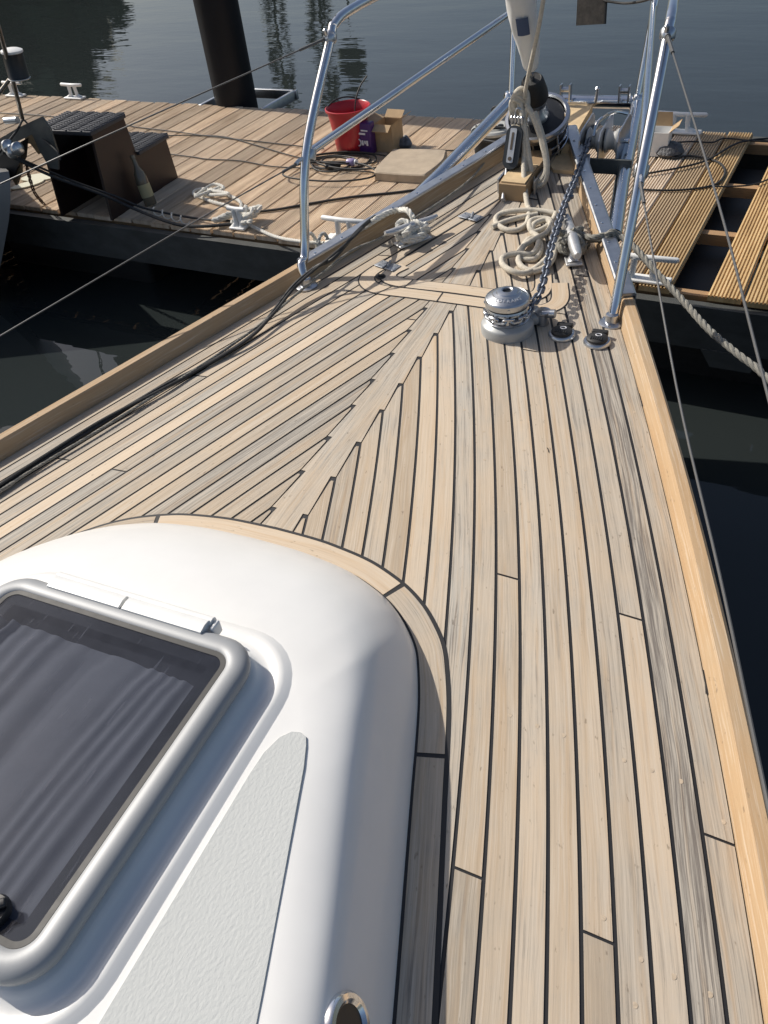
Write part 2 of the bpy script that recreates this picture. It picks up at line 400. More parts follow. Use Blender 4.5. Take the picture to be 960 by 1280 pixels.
bk = MB(); bk.add([(-300, 50, -1), (300, 50+60, -1), (300, 300, 1.2), (-300, 300, 1.2), (-300, 56, .8), (300, 116, .8)], [(0, 1, 5, 4), (4, 5, 2, 3)])
tag(bk.build('far_bank', mat('bank_grass', (.07, .09, .04), .9, noise=(.3, .4))), kind='structure')

# ------------------------------------------------------------------ the yacht
yacht = empty('sailing_yacht', (0, 0, 0), 'teak decked sailing yacht filling the foreground, with white coachroof, bow rails and furled headsail', 'yacht')
YA = -1.3
PW = .0457; GAP = .0062
ys_off = np.arange(YA-.4, YBOW+.001, .01)
bx_ = hb(ys_off); dbx = np.gradient(bx_, ys_off)
nlen = np.sqrt(1+dbx**2); nx, ny = 1/nlen, -dbx/nlen       # outward normal of starboard edge
def offx(dd):
    X = bx_-nx*dd; Y = ys_off-ny*dd
    return X, Y
def xoff(dd, y):
    X, Y = offx(dd); return np.interp(y, Y, X, left=X[0], right=-1)
# house base outline (starboard half): y -> half width
_hy = np.array([-1.4, -.8, -.2, .0, .16, .288, .585, .674, .757, .825, .868, .91, .938, .962, .985, .997, 1.007, 1.013, 1.016])
_hx = np.array([.98, .88, .755, .705, .658, .618, .519, .490, .461, .432, .409, .373, .341, .303, .25, .21, .152, .098, .0])
def houtline():
    pts = [(_hx[i], _hy[i]) for i in range(len(_hx))]
    P = spl([(a, b, 0) for a, b in pts], 6); return [(p.x, p.y) for p in P]
HO = houtline()
# outward normals
def with_normals(L):
    out = []
    for i, (x, y) in enumerate(L):
        x0, y0 = L[max(i-1, 0)]; x1, y1 = L[min(i+1, len(L)-1)]
        tx, ty = x1-x0, y1-y0; l = math.hypot(tx, ty); out.append((x, y, ty/l, -tx/l))
    x, y, _, _ = out[-1]; out[-1] = (0, y, 0, 1); return out
HN = with_normals(HO)
MARG = .049
MO = [(x+nx_*MARG, y+ny_*MARG) for x, y, nx_, ny_ in HN]
MO[-1] = (0, MO[-1][1])
_my = np.array([p[1] for p in MO]); _mx = np.array([p[0] for p in MO])
YTOP = _my.max()
def margx(y): return np.where(y > YTOP, 0, np.interp(y, _my, _mx))
# king plank: nib tips where each seam meets it
KW = .0455
tips = []
for k in range(3, 30):
    X, Y = offx(k*PW); i = np.where(X < KW)[0]
    if len(i) and Y[i[0]] > 1.0: tips.append(float(Y[i[0]]))
tips = [t_ for t_ in sorted(tips) if t_ > 1.12]
def kingx(y):
    """half width of the king plank at y: saw-toothed by the nibs"""
    out = np.zeros_like(y)
    for j, v in enumerate(y):
        nxt = [t_ for t_ in tips if t_ >= v]; prv = [t_ for t_ in tips if t_ < v]
        a = prv[-1] if prv else (nxt[0]-.13 if nxt else v-.1); b2 = nxt[0] if nxt else a+.13
        f = (v-a)/max(b2-a, 1e-3); hw = KW-.0125*f
        out[j] = hw
    return out
# butt joints seen in the deck
def plank_index(p):
    X = bx_; Y = ys_off; s_ = 1 if p.x > 0 else -1
    dd = np.min(np.hypot(X-abs(p.x), Y-p.y)); return s_, int(dd/PW)
butts = {}
for q in [(632, 720), (788, 771), (597, 1096), (755, 1175), (903, 1051), (154, 589), (72, 573), (655, 437), (687, 390), (735, 346), (640, 320), (474, 319), (250, 470), (520, 400)]:
    p = D(*q); butts.setdefault(plank_index(p), []).append(p.y)
for (s_, k) in [(1, 1), (1, 4), (-1, 1), (-1, 4), (-1, 8), (1, 6), (-1, 11)]: butts.setdefault((s_, k), []).append(random.uniform(2.3, 2.9))
dk = MB()
ysm = np.array(sorted(list(np.arange(YA, YBOW-.03, .0065))+[t_+e_ for t_ in tips for e_ in (-.0003, .0003)]))
INNER_KING = kingx(ysm)
def lid_zone(): pass
def plank_inner(Y):
    kx = kingx(Y); out = kx+GAP*np.interp(kx, [KW-.0125, KW], [.9, .45])
    for i, y in enumerate(Y):
        for t_ in tips:
            if 0 <= t_-y < .0055: out[i] = KW+GAP*.46
            elif .0055 <= t_-y < .012: out[i] += .0045
            elif .012 <= t_-y < .019: out[i] += .0018
    return out
for s_ in (1, -1):
    for k in range(0, 27):
        cuts = sorted(butts.get((s_, k), []))
        Y = [y for y in ysm if not any(abs(y-c) < .0025 for c in cuts)]
        for c in cuts: Y += [c-.0023, c+.0023]
        for t_ in tips: Y += [t_-.0056, t_-.0054]
        Y = np.array(sorted(Y))
        xo = xoff(k*PW+(GAP/2 if k else .001), Y); xi = xoff((k+1)*PW-GAP/2, Y)
        pin = plank_inner(Y); mgi = margx(Y)+GAP*.8
        inner = np.where(Y > YTOP, pin, np.where(Y > YTOP-.10, np.maximum(mgi, pin), mgi))
        xi = np.maximum(xi, inner); ok = (xo-xi) > .0012
        seg = []; allsegs = []
        for j in range(len(Y)):
            br = any(abs(Y[j]-(c+.0023)) < 1e-6 for c in cuts)
            if br:
                if len(seg) > 1: allsegs.append(seg)
                seg = []
            if ok[j]: seg.append(j)
            else:
                if len(seg) > 1: allsegs.append(seg)
                seg = []
        if len(seg) > 1: allsegs.append(seg)
        for sg_ in allsegs:
            cl_ = lambda v: min(1, max(0, v))
            col = (random.random(), cl_(random.gauss(.5, .28)), cl_(random.gauss(.5, .27)))
            if s_ == 1 and k == 1: col = (.37, 1.6, .45)      # the very weathered strake
            if s_ == 1 and k == 0: col = (.61, 1.0, .5)
            if s_ == 1 and k == 9: col = (.44, .95, .8)
            if s_ == 1 and k == 2 and Y[sg_[0]] < .5: col = (.2, .35, .95)
            if s_ == -1 and k in (7, 12, 13): col = (random.random(), 1.25, .25)
            vs = []; uvs = []; v0 = random.random()*5
            for j in sg_:
                y = Y[j]
                for x in (xi[j], xo[j]): vs.append((s_*x, y, ZD+float(dz(x, y))))
                cw = xo[j]-xi[j]
                uvs.append((y*1.05+k*.7, v0+cw)); uvs.append((y*1.05+k*.7, v0))
            dk.add(vs, [(2*a, 2*a+1, 2*a+3, 2*a+2) for a in range(len(sg_)-1)], 0, uvs, col)
# king plank
kp = [(j, INNER_KING[j]) for j in range(len(ysm)) if ysm[j] > YTOP-.02 and ysm[j] < 3.2]
vs = []; uvs = []
for j, hw in kp:
    y = ysm[j]; yy = min(1, (float(xoff(GAP, y)))/hw) if y > 3 else 1
    for x in (-hw*yy, -hw*.33*yy, hw*.33*yy, hw*yy): vs.append((x, y, ZD+float(dz(x, y)))); uvs.append((y*1.1, 9+x))
dk.add(vs, [(4*a+c_, 4*a+c_+1, 4*a+5+c_, 4*a+4+c_) for a in range(len(kp)-1) for c_ in range(3)], 0, uvs, (.21, .85, .62))
# dark seam compound bed
ysb = np.arange(YA-.2, YBOW, .04); vs = []; nc = 13
for y in ysb:
    b = max(float(hb(y)), .002)
    for c_ in range(nc):
        x = b*(-1+2*c_/(nc-1)); vs.append((x, y, ZD+float(dz(x, y))-.0014))
dk.add(vs, [(a*nc+c_, a*nc+c_+1, (a+1)*nc+c_+1, (a+1)*nc+c_) for a in range(len(ysb)-1) for c_ in range(nc-1)], 1, [(0, 0)]*len(vs))
def ribbon(path, w, h, mi, col=(.5, .5, .5), cuts=(), v0=0.0):
    """strip of wood or seam laid along a deck path"""
    P = [Vector((p[0], p[1], 0)) for p in path]; n = len(P); vs = []; uvs = []; acc = 0
    for i in range(n):
        tt = (P[min(i+1, n-1)]-P[max(i-1, 0)]).normalized(); nn = Vector((-tt.y, tt.x, 0))
        if i: acc += (P[i]-P[i-1]).length
        for c_ in (-1, 0, 1):
            q = P[i]+nn*w/2*c_; vs.append((q.x, q.y, ZD+float(dz(q.x, q.y))+h)); uvs.append((acc, v0+w/2*c_))
    dk.add(vs, [(3*a+c_, 3*a+c_+1, 3*a+4+c_, 3*a+3+c_) for a in range(n-1) for c_ in (0, 1) if a not in cuts], mi, uvs, col)
# margin plank round the coachroof (pieces butted together)
full = [(-x, y, -nx_, ny_) for x, y, nx_, ny_ in HN][:-1]+[HN[-1]]+[(x, y, nx_, ny_) for x, y, nx_, ny_ in HN[::-1][1:]]
ribbon([(x+nx_*(MARG/2+.001), y+ny_*(MARG/2+.001)) for x, y, nx_, ny_ in full], MARG+2*GAP, .0006, 1)
mpath = [(x+nx_*(MARG/2+.001), y+ny_*(MARG/2+.001)) for x, y, nx_, ny_ in full]
bpts = [D(195, 653), D(490, 738), D(537, 940), D(60, 697)]
bi = sorted(min(range(len(mpath)), key=lambda i: math.hypot(mpath[i][0]-b.x, mpath[i][1]-b.y)) for b in bpts)
def densify(path, step=.006):
    return [(p.x, p.y) for p in resample([Vector((a, b, 0)) for a, b in path], step)]
prev = 0
cols = [(.3, .5, .5), (.5, .3, .35), (.15, .0, .95), (.8, .55, .6), (.4, .9, .45), (.9, .9, .35)]
for n_i, e_ in enumerate(bi+[len(mpath)-1]):
    seg = mpath[prev:e_+1]
    if len(seg) > 2:
        P = densify(seg); P = P[1:-1] if n_i else P
        ribbon(P, MARG-.004, .0016, 0, cols[n_i % 6], v0=n_i*1.3)
    prev = e_
# anchor locker lid: curved margins
def rpath(pts, n=8): return [(p.x, p.y) for p in resample(spl([(a, b, 0) for a, b in pts], n), .008)]
outer_m = rpath([(-.262, 2.285), (-.292, 2.235), (-.296, 2.185), (-.270, 2.145), (-.22, 2.122), (-.10, 2.116), (.10, 2.110), (.26, 2.108), (.312, 2.135), (.325, 2.185), (.30, 2.27)])
inner_m = rpath([(-.205, 2.275), (-.228, 2.235), (-.228, 2.20), (-.195, 2.178), (-.13, 2.170), (.0, 2.168), (.20, 2.164), (.252, 2.185), (.262, 2.23), (.24, 2.31)])
ribbon(outer_m, .056, .0008, 1); ribbon(outer_m, .0475, .0018, 0, (.33, .05, .92))
ribbon(inner_m, .056, .0010, 1); ribbon(inner_m, .0475, .0022, 0, (.73, .1, .98))
for side, pts in ((-1, [(-.245, 2.28), (-.20, 2.40), (-.145, 2.53), (-.07, 2.70), (-.045, 2.76)]), (1, [(.285, 2.29), (.245, 2.40), (.185, 2.53), (.10, 2.72)])):
    ribbon(rpath(pts), .007, .0012, 1)
ribbon(rpath([(-.05, 2.765), (.0, 2.785), (.09, 2.77)]), .007, .0012, 1)
# short butt seams across the margins
for a, b in (((-.02, 2.085), (-.02, 2.14)), ((-.225, 2.09), (-.19, 2.145)), ((-.15, 2.145), (-.14, 2.195)), ((.2, 2.085), (.2, 2.135))): ribbon([a, b], .004, .0026, 1)
for a, b, w_ in (((800, 492), (803, 508), .004), ((881, 838), (884, 868), .006), ((684, 560), (686, 566), .002)):
    A_, B_ = D(*a), D(*b); ribbon([(A_.x, A_.y), ((A_.x+B_.x)/2+.001, (A_.y+B_.y)/2), (B_.x, B_.y)], w_, .0012, 1)
deck = dk.build('deck_planking', [teak, caulk], yacht, angle=60, fixn=False)

# bungs let into the planks
bgm = MB()
bung = mat('bung', (.47, .38, .28), .7, noise=(300, .2))
for q in [(185, 130), (267, 162), (346, 190), (527, 265), (698, 328), (825, 450), (465, 738), (577, 862), (676, 914), (785, 968), (560, 1000), (610, 295)]:
    p = D(560+q[0]/2.4, 840+q[1]/2.4); bgm = MB(); bgm.lathe((p.x, p.y, p.z-.0005), [(.0042, 0), (.0042, .0007)], 14); bgm.build('deck_plug', bung, yacht)
for i in range(44):
    y = random.uniform(1.1, 2.7); k = random.randint(0, 12); s_ = random.choice((-1, 1)); x = float(xoff((k+.5)*PW, y))
    if x > .08: p = DP(s_*x, y); bgm = MB(); bgm.lathe((p.x, p.y, p.z-.0005), [(.0034, 0), (.0034, .0007)], 12); bgm.build('deck_plug', bung, yacht)

# toe rail
def sweep_rail(prof, y0, y1, side, name, material, step=.03, parent=yacht, label=None):
    mb = MB(); ys = np.arange(y0, y1+1e-6, step); vs = []
    for y in ys:
        b = float(hb(y)); db = float(hb(y+.01)-hb(y-.01))/.02; l = math.hypot(1, db); nx_, ny_ = 1/l, -db/l
        ze = ZD+float(dz(b, y))
        for o, h in prof: vs.append((side*max(b+nx_*o, .004), y+ny_*o, ze+h))
    n = len(prof); fs = [(a*n+c_, a*n+(c_+1) % n, (a+1)*n+(c_+1) % n, (a+1)*n+c_) for a in range(len(ys)-1) for c_ in range(n)]
    fs += [tuple(range(n)), tuple((len(ys)-1)*n+c_ for c_ in range(n))]
    uvs = [(y_*1.02+side*.7, c_*.021) for y_ in ys for c_ in range(n)]
    return mb.add(vs, fs, 0, uvs, (.3 if side > 0 else .55, .35, .55)).build(name, material, parent, angle=30)
for s_ in (1, -1):
    sweep_rail([(-.001, -.01), (.003, .006), (.012, .040), (.017, .046), (.040, .047), (.046, .042), (.047, -.06), (.0, -.06)], YA, 3.24, s_, 'toe_rail', railwood)
    st_ = sweep_rail([(.006, .048), (.006, .054), (.010, .057), (.046, .057), (.052, .053), (.052, .0), (.0485, .0), (.0485, .0485)], 2.16, 3.22, s_, 'rail_strip', alu)
    for i in range(9):
        scr = MB(); y = 2.22+i*.11; b = float(hb(y))+.025; scr.lathe((s_*b, y, ZD+float(dz(b, y))+.0565), [(.005, 0), (.004, .0018)], 10)
        scr.build('screw_head', steel, st_)
# hull
hm = MB(); ysh = list(np.arange(YA-.2, YBOW+.0, .1))+[YBOW]; prof = [(1.0, 0.0), (.995, .10), (.965, .4), (.90, .75), (.80, 1.05), (.55, 1.4)]
vs = []
for y in ysh:
    b = max(float(hb(y)), 0)+.047
    for side in (1, -1):
        for f, dn in (prof if side == 1 else prof[::-1]):
            rake = .42*(dn/1.1)*max(0, (y-1.0)/2.3)**2
            bb = b*f*(1-.25*(dn/1.2)*max(0, (y)/3.3)) if dn else b
            vs.append((side*bb, y-rake+.03, ZD+float(edgez(y))-.012-dn))
n = 12; fs = [(a*n+c_, a*n+c_+1, (a+1)*n+c_+1, (a+1)*n+c_) for a in range(len(ysh)-1) for c_ in range(n-1)]
fs += [tuple(range(n)), tuple((len(ysh)-1)*n+c_ for c_ in range(n))]
hm.add(vs, fs); hm.build('hull', navy, yacht, angle=50)

# coachroof
HMAX = .154
def roofz(x, y): return HMAX+.010*max(0, 1-(x/.5)**2)
hs_ = MB(); NT = 24; half = HN
fullN = full
_sp = spl([(a, b, 0) for a, b in ((0, 0), (.17, .33), (.36, .69), (.475, .86), (.555, .935), (.66, .975), (.82, .995), (1, 1))], 6)
SPX = [p_.x for p_ in _sp]; SPZ = [p_.y for p_ in _sp]
vs = []; Y0H = .10; XS = float(np.interp(.10, _hy, _hx)); KX = (XS-.128)/XS
for (x, y, nx_, ny_) in fullN:
    if y > Y0H: tx, ty = x*KX, Y0H+(y-Y0H)*.66
    else: tx, ty = x-math.copysign(.128, x), y
    fr = max(0.0, ny_)**.8; p = 1.7
    for i in range(NT+1):
        t_ = (i/NT)**1.25
        z = lerp(float(np.interp(t_, SPX, SPZ)), (1-(1-t_)**p)**(1/p), fr)
        X = lerp(x, tx, t_); Y = lerp(y, ty, t_)
        vs.append((X, Y, ZD+z*(roofz(X, Y))-.004*(1-t_)))
nr = NT+1; m_ = len(fullN)
hs_.add(vs, [(a*nr+i, a*nr+i+1, (a+1)*nr+i+1, (a+1)*nr+i) for a in range(m_-1) for i in range(NT)])
# plateau
mid = (m_-1)//2; NA = 10; vs = []
for a in range(mid+1):
    A = Vector(hs_.v[a*nr+NT]); B = Vector(hs_.v[(m_-1-a)*nr+NT])
    for c_ in range(NA+1):
        q = A.lerp(B, c_/NA); vs.append((q.x, q.y, ZD+roofz(q.x, q.y)))
hs_.add(vs, [(a*(NA+1)+c_, a*(NA+1)+c_+1, (a+1)*(NA+1)+c_+1, (a+1)*(NA+1)+c_) for a in range(mid) for c_ in range(NA)])
house = hs_.build('coachroof', gel, yacht, angle=70)
import bmesh
bm = bmesh.new(); bm.from_mesh(house.data); bmesh.ops.remove_doubles(bm, verts=bm.verts, dist=.0004); bmesh.ops.recalc_face_normals(bm, faces=bm.faces); bm.to_mesh(house.data); bm.free()
back = MB(); back.add([(-.98, YA-.1, ZD-.02), (.98, YA-.1, ZD-.02), (.86, YA-.098, ZD+.16), (-.86, YA-.098, ZD+.16)], [(0, 1, 2, 3)]).build('rear_face', gel, house)

# non-skid pads on the roof
def hx_at(y): return float(np.interp(y, _hy, _hx))
for s_ in (1, -1):
    inn = [(.334, y) for y in np.linspace(-1.2, .46, 14)]
    tipc = [(.336, .50), (.345, .530), (.357, .545), (.370, .549), (.381, .545), (.388, .532)]
    out = [(hx_at(y)-.146+.012*max(0, (.3-y)), y) for y in np.linspace(.50, -1.2, 22)]
    L = inn+tipc+out
    mb = MB(); n = len(L)
    # strips across for the camber
    vs = []; ring_ = [(s_*x, y, ZD+roofz(x, y)+.0022) for x, y in L]
    lo = [(s_*(x+(0.0016 if i > 14 else -.0016)), y+.001, ZD+roofz(x, y)-.002) for i, (x, y) in enumerate(L)]
    mb.add(ring_+lo, [tuple(range(n))]+[(i, n+i, n+(i+1) % n, (i+1) % n) for i in range(n)])
    mb.build('nonskid_pad', nonskid, house, angle=30)

# hatch -----------------------------------------------------------------
HC = Vector((0.0, .372)); HXh, HYh, HR = .262, .268, .062
ZH = ZD+.173
def rr(hx, hy, r, o, n=9):
    r2 = max(r+o, .004); hx2, hy2 = hx+o, hy+o; out = []
    for q, (sx, sy) in enumerate(((1, 1), (-1, 1), (-1, -1), (1, -1))):
        for j in range(n+1):
            a = math.pi/2*(q+j/n); out.append((HC.x+sx*(hx2-r2)+r2*math.cos(a), HC.y+sy*(hy2-r2)+r2*math.sin(a)))
    return out
def rrings(mb, prof, closed=False, cap=False):
    vs = []; 
    for o, z in prof: vs += [(x, y, z) for x, y in rr(HXh, HYh, HR, o)]
    n = len(rr(1, 1, .1, 0)); k = len(prof)
    fs = [(i*n+j, i*n+(j+1) % n, (i+1)*n+(j+1) % n, (i+1)*n+j) for i in range(k-1) for j in range(n)]
    if cap: fs.append(tuple((k-1)*n+j for j in range(n)))
    mb.add(vs, fs)
co = MB()
rrings(co, [(-.06, ZH+.010), (.002, ZH+.006), (.008, ZH-.001), (.016, ZH-.008), (.028, ZH-.0085), (.036, ZH-.0055), (.043, ZH-.004), (.050, ZH-.006), (.059, ZH-.012), (.068, ZH-.0165), (.080, ZH-.0185), (.092, ZH-.0198), (.098, ZH-.05)])
co.build('hatch_coaming', gel, house, angle=60)
hatch = bpy.data.objects.new('deck_hatch', None); C.objects.link(hatch); hatch.parent = yacht
fm = MB()
rrings(fm, [(-.034, ZH+.024), (-.034, ZH+.0365), (-.032, ZH+.0385), (-.027, ZH+.0405), (-.020, ZH+.0415), (-.009, ZH+.0400), (-.002, ZH+.0350), (.002, ZH+.0290), (.002, ZH+.021), (-.002, ZH+.016), (-.012, ZH+.013)])
fm.build('frame', alu2, hatch, angle=60)
rb = MB(); rrings(rb, [(-.0335, ZH+.033), (-.0335, ZH+.0378), (-.042, ZH+.0372), (-.043, ZH+.034)]); rb.build('seal', rubber, hatch)
gl = bpy.data.materials.new('smoked_acrylic'); gl.use_nodes = True; t = gl.node_tree; t.nodes.remove(t.nodes['Principled BSDF']); L = t.links.new
outn = t.nodes['Material Output']; tr = N(t, 'ShaderNodeBsdfTransparent'); tr.inputs[0].default_value = (.39, .41, .455, 1)
gs = N(t, 'ShaderNodeBsdfPrincipled'); gs.inputs['Base Color'].default_value = (.075, .085, .115, 1); gs.inputs['Roughness'].default_value = .10; gs.inputs['IOR'].default_value = 1.49
# dusty film and scratches
tc = N(t, 'ShaderNodeTexCoord'); dn = N(t, 'ShaderNodeTexNoise', i_Scale=7.0, i_Detail=6.0, i_Roughness=.7); L(tc.outputs['Object'], dn.inputs[0])
sc = N(t, 'ShaderNodeTexNoise', i_Scale=1.0, i_Detail=3.0); mp = N(t, 'ShaderNodeMapping'); mp.inputs['Scale'].default_value = (160, 14, 10); mp.inputs['Rotation'].default_value = (0, 0, .5); L(tc.outputs['Object'], mp.inputs[0]); L(mp.outputs[0], sc.inputs[0])
mr = N(t, 'ShaderNodeMapRange'); L(dn.outputs[0], mr.inputs[0]); mr.inputs[1].default_value = .3; mr.inputs[2].default_value = .75; mr.inputs[3].default_value = .22; mr.inputs[4].default_value = .45
mr2 = N(t, 'ShaderNodeMapRange'); L(sc.outputs[0], mr2.inputs[0]); mr2.inputs[1].default_value = .64; mr2.inputs[2].default_value = .70; mr2.inputs[3].default_value = 0; mr2.inputs[4].default_value = .25
adn = N(t, 'ShaderNodeMath', operation='ADD'); L(mr.outputs[0], adn.inputs[0]); L(mr2.outputs[0], adn.inputs[1])
mx = N(t, 'ShaderNodeMixShader'); L(adn.outputs[0], mx.inputs[0]); L(tr.outputs[0], mx.inputs[1]); L(gs.outputs[0], mx.inputs[2]); L(mx.outputs[0], outn.inputs['Surface'])
mb = MB(); vs = [(x, y, ZH+.0365) for x, y in rr(HXh, HYh, HR, -.036)]; mb.add(vs, [tuple(range(len(vs)))]); mb.build('acrylic_pane', gl, hatch)
# black painted border under the pane
mb = MB(); rrings(mb, [(-.036, ZH+.0345), (-.062, ZH+.0345)]); mb.build('pane_border', blackp, hatch)
# curtain below the pane
cu = MB(); nu, nv = 130, 26; vs = []
x0, x1, y0, y1 = HC.x-HXh+.045, HC.x+HXh-.045, HC.y-HYh+.05, HC.y+HYh-.085
for i in range(nu+1):
    for j in range(nv+1):
        u, v = i/nu, j/nv
        ph = u*34+6*math.sin(u*6)+1.6*math.sin(u*15+1)+1.2*v*math.sin(u*9)
        xx = lerp(x0, x1, u)-.05*(1-v)*(1.05-u)+.012*math.sin(v*3+u*5)
        am = .0045+.004*math.sin(u*11+2)
        zz = ZH+.024+am*math.sin(ph)+.0022*math.sin(ph*2.3+v*1.5)-.004*(1 if v > .96 else 0)
        vs.append((max(xx, x0-.02), lerp(y0, y1, v)-(.02*max(0, u-.6)), max(min(zz, ZH+.0335), ZH+.0155)))
cu.add(vs, [(i*(nv+1)+j, i*(nv+1)+j+1, (i+1)*(nv+1)+j+1, (i+1)*(nv+1)+j) for i in range(nu) for j in range(nv)])
cu.build('curtain', mat('curtain', (.66, .66, .67), .9), hatch, angle=180)
mb = MB(); vs = [(x, y, ZH+.0135) for x, y in rr(HXh, HYh, HR, -.04)]; mb.add(vs, [tuple(range(len(vs)))]); mb.build('liner', mat('liner', (.05, .05, .058), .8), hatch)
# hinge
mb = MB(); yb = HC.y+HYh
for xc, wd in ((-.085, .155), (.078, .158)):
    prf = [(-.016, .030), (-.014, .044), (.0, .047), (.010, .046), (.017, .040), (.021, .022), (.021, .012), (-.014, .012)]
    mb.prism([(xc-wd/2, yb+a, ZH+b) for a, b in prf], (wd, 0, 0))
mb.build('hinge', whitep, hatch, angle=35)
mb = MB(); mb.tube([(-.165, yb+.017, ZH+.036), (.16, yb+.017, ZH+.036)], .0085, 14); mb.box((.1655, yb+.012, ZH+.026), (.008, .022, .026), bev=.003)
mb.build('hinge_pin', whitep, hatch)
mb = MB(); mb.lathe((.158, .163, ZH+.036), [(.021, 0), (.022, .006), (.019, .012), (.008, .013), (.007, .02)], 24); mb.box((.158, .163, ZH+.054), (.042, .012, .008), rot=.7, bev=.003); mb.build('latch', blackp, hatch)

# portlight on the coachroof side
mbp = MB()
def to_px(p):
    v = W.T@np.array(p-CAM); return np.array([v[0]/v[2]*FPX+480, v[1]/v[2]*FPX+640])
best = None
for a_ in range(len(hs_.v)):
    p_ = Vector(hs_.v[a_])
    if p_.x > .4 and p_.y < .5:
        d2 = float(np.hypot(*(to_px(p_)-np.array([437, 1277]))))
        if best is None or d2 < best[0]: best = (d2, p_.copy())
pc = best[1]; nb_ = []
lowp = min((Vector(v) for v in hs_.v if v[0] > .4), key=lambda v: abs(v.y-pc.y)*3+abs(v.z-(pc.z-.025))); hip = min((Vector(v) for v in hs_.v if v[0] > .4), key=lambda v: abs(v.y-pc.y)*3+abs(v.z-(pc.z+.02)))
up_ = (hip-lowp).normalized(); ax = Vector((.25, 1, 0)).normalized()*-1; ax = up_.cross(Vector((-.28, 1, 0)).normalized())*-1
if ax.x < 0: ax = -ax
mbp.lathe(pc-ax*.006, [(.040, 0), (.040, .008), (.037, .012), (.031, .013), (.026, .009), (.025, .002)], 36, ax, cap=False); pl = mbp.build('portlight', steel, house)
mb = MB(); mb.lathe(pc-ax*.004, [(.026, 0), (.026, .006)], 30, ax); mb.build('pane', blackp, pl)

# ------------------------------------------------------------------ bow rails
pul = bpy.data.objects.new('pulpit', None); C.objects.link(pul); pul.parent = yacht
PR = .0145; bL = D(385, 355); bR = D(765, 407)
top_pts = {}
for s_ in (1, -1):
    b0_ = Vector((s_*.492, 2.108, ZD+.004)); clampz = ZD+.357
    k1 = Vector((s_*.500, 2.16, ZD+.075)) if s_ == -1 else Vector((s_*.494, 2.14, ZD+.06))
    leg = [b0_, k1, Vector((s_*.503, 2.278, clampz)), Vector((s_*.497, 2.51, ZD+.61))]
    top = [Vector((s_*.495, 2.555, ZD+.650)), Vector((s_*.482, 2.66, ZD+.668)), Vector((s_*.44, 2.95, ZD+.68)), Vector((s_*.36, 3.4, ZD+.70)), Vector((s_*.30, 3.75, ZD+.70))]
    pts = [leg[0], leg[0].lerp(leg[1], .6)]+spl([leg[1], leg[2], leg[3], *top], 8)
    if s_ == -1:
        # foot turned inboard on the port side
        fb = D(383, 357, .004); pts = [fb, fb+Vector((-.004, .004, .03))]+spl([fb+Vector((-.018, .02, .06)), Vector((-.503, 2.18, ZD+.10)), leg[2], leg[3], *top], 8)
        foot = fb
    else: foot = b0_
    mb = MB(); mb.tube(pts, PR, 16); mb.build('leg_and_top_rail', steel, pul)
    mb = MB(); mb.lathe((foot.x, foot.y, foot.z-.003), [(.036, 0), (.036, .004), (.031, .006), (.019, .008), (.0175, .028), (.015, .029)], 28)
    for a in (.5, 2.6, 4.7): mb.lathe((foot.x+.028*math.cos(a), foot.y+.028*math.sin(a), foot.z+.001), [(.005, 0), (.004, .004)], 10)
    mb.build('foot_plate', chrome, pul)
    top_pts[s_] = (leg, top, foot)
# middle rails
for s_ in (1, -1):
    mb = MB(); a = Vector((s_*.500, 2.285, ZD+.357)); b = Vector((s_*.262, 3.69, ZD+.454)); mb.tube([a, a.lerp(b, .5), b, b+(b-a)*.05], .0125, 14); mb.build('middle_rail', steel, pul)
    mb = MB(); mb.tube([Vector((s_*.256, 3.57, ZD+.148)), Vector((s_*.270, 3.66, ZD+.44)), Vector((s_*.295, 3.76, ZD+.70))], .0125, 14); mb.build('forward_leg', steel, pul)
    # clamp rings
    mb = MB(); mb.lathe(Vector((s_*.5, 2.285, ZD+.338)), [(.019, 0), (.021, .006), (.021, .026), (.018, .032)], 18, Vector((0, .42, .65)).normalized())
    mb.tube([Vector((s_*.503, 2.275, ZD+.35)), Vector((s_*.512, 2.245, ZD+.35)), Vector((s_*.514, 2.225, ZD+.345))], .006, 8)
    mb.build('clamp', chrome, pul)
    mb = MB(); tp = Vector((s_*.497, 2.52, ZD+.625)); mb.lathe(tp-Vector((0, .01, .015)), [(.018, 0), (.021, .006), (.021, .022), (.017, .028)], 18, Vector((0, .42, .65)).normalized())
    mb.tube([tp+Vector((0, -.01, 0)), tp+Vector((s_*.006, -.035, -.002))], .008, 8); mb.lathe(tp+Vector((0, -.03, .006)), [(.004, 0), (.007, .004), (.007, .016), (.003, .02)], 10); mb.build('top_fitting', chrome, pul)
mb = MB(); mb.tube(spl([(-.30, 3.75, ZD+.70), (-.2, 3.86, ZD+.70), (0, 3.9, ZD+.70), (.2, 3.86, ZD+.70), (.30, 3.75, ZD+.70)], 8), PR, 14); mb.build('front_rail', steel, pul)

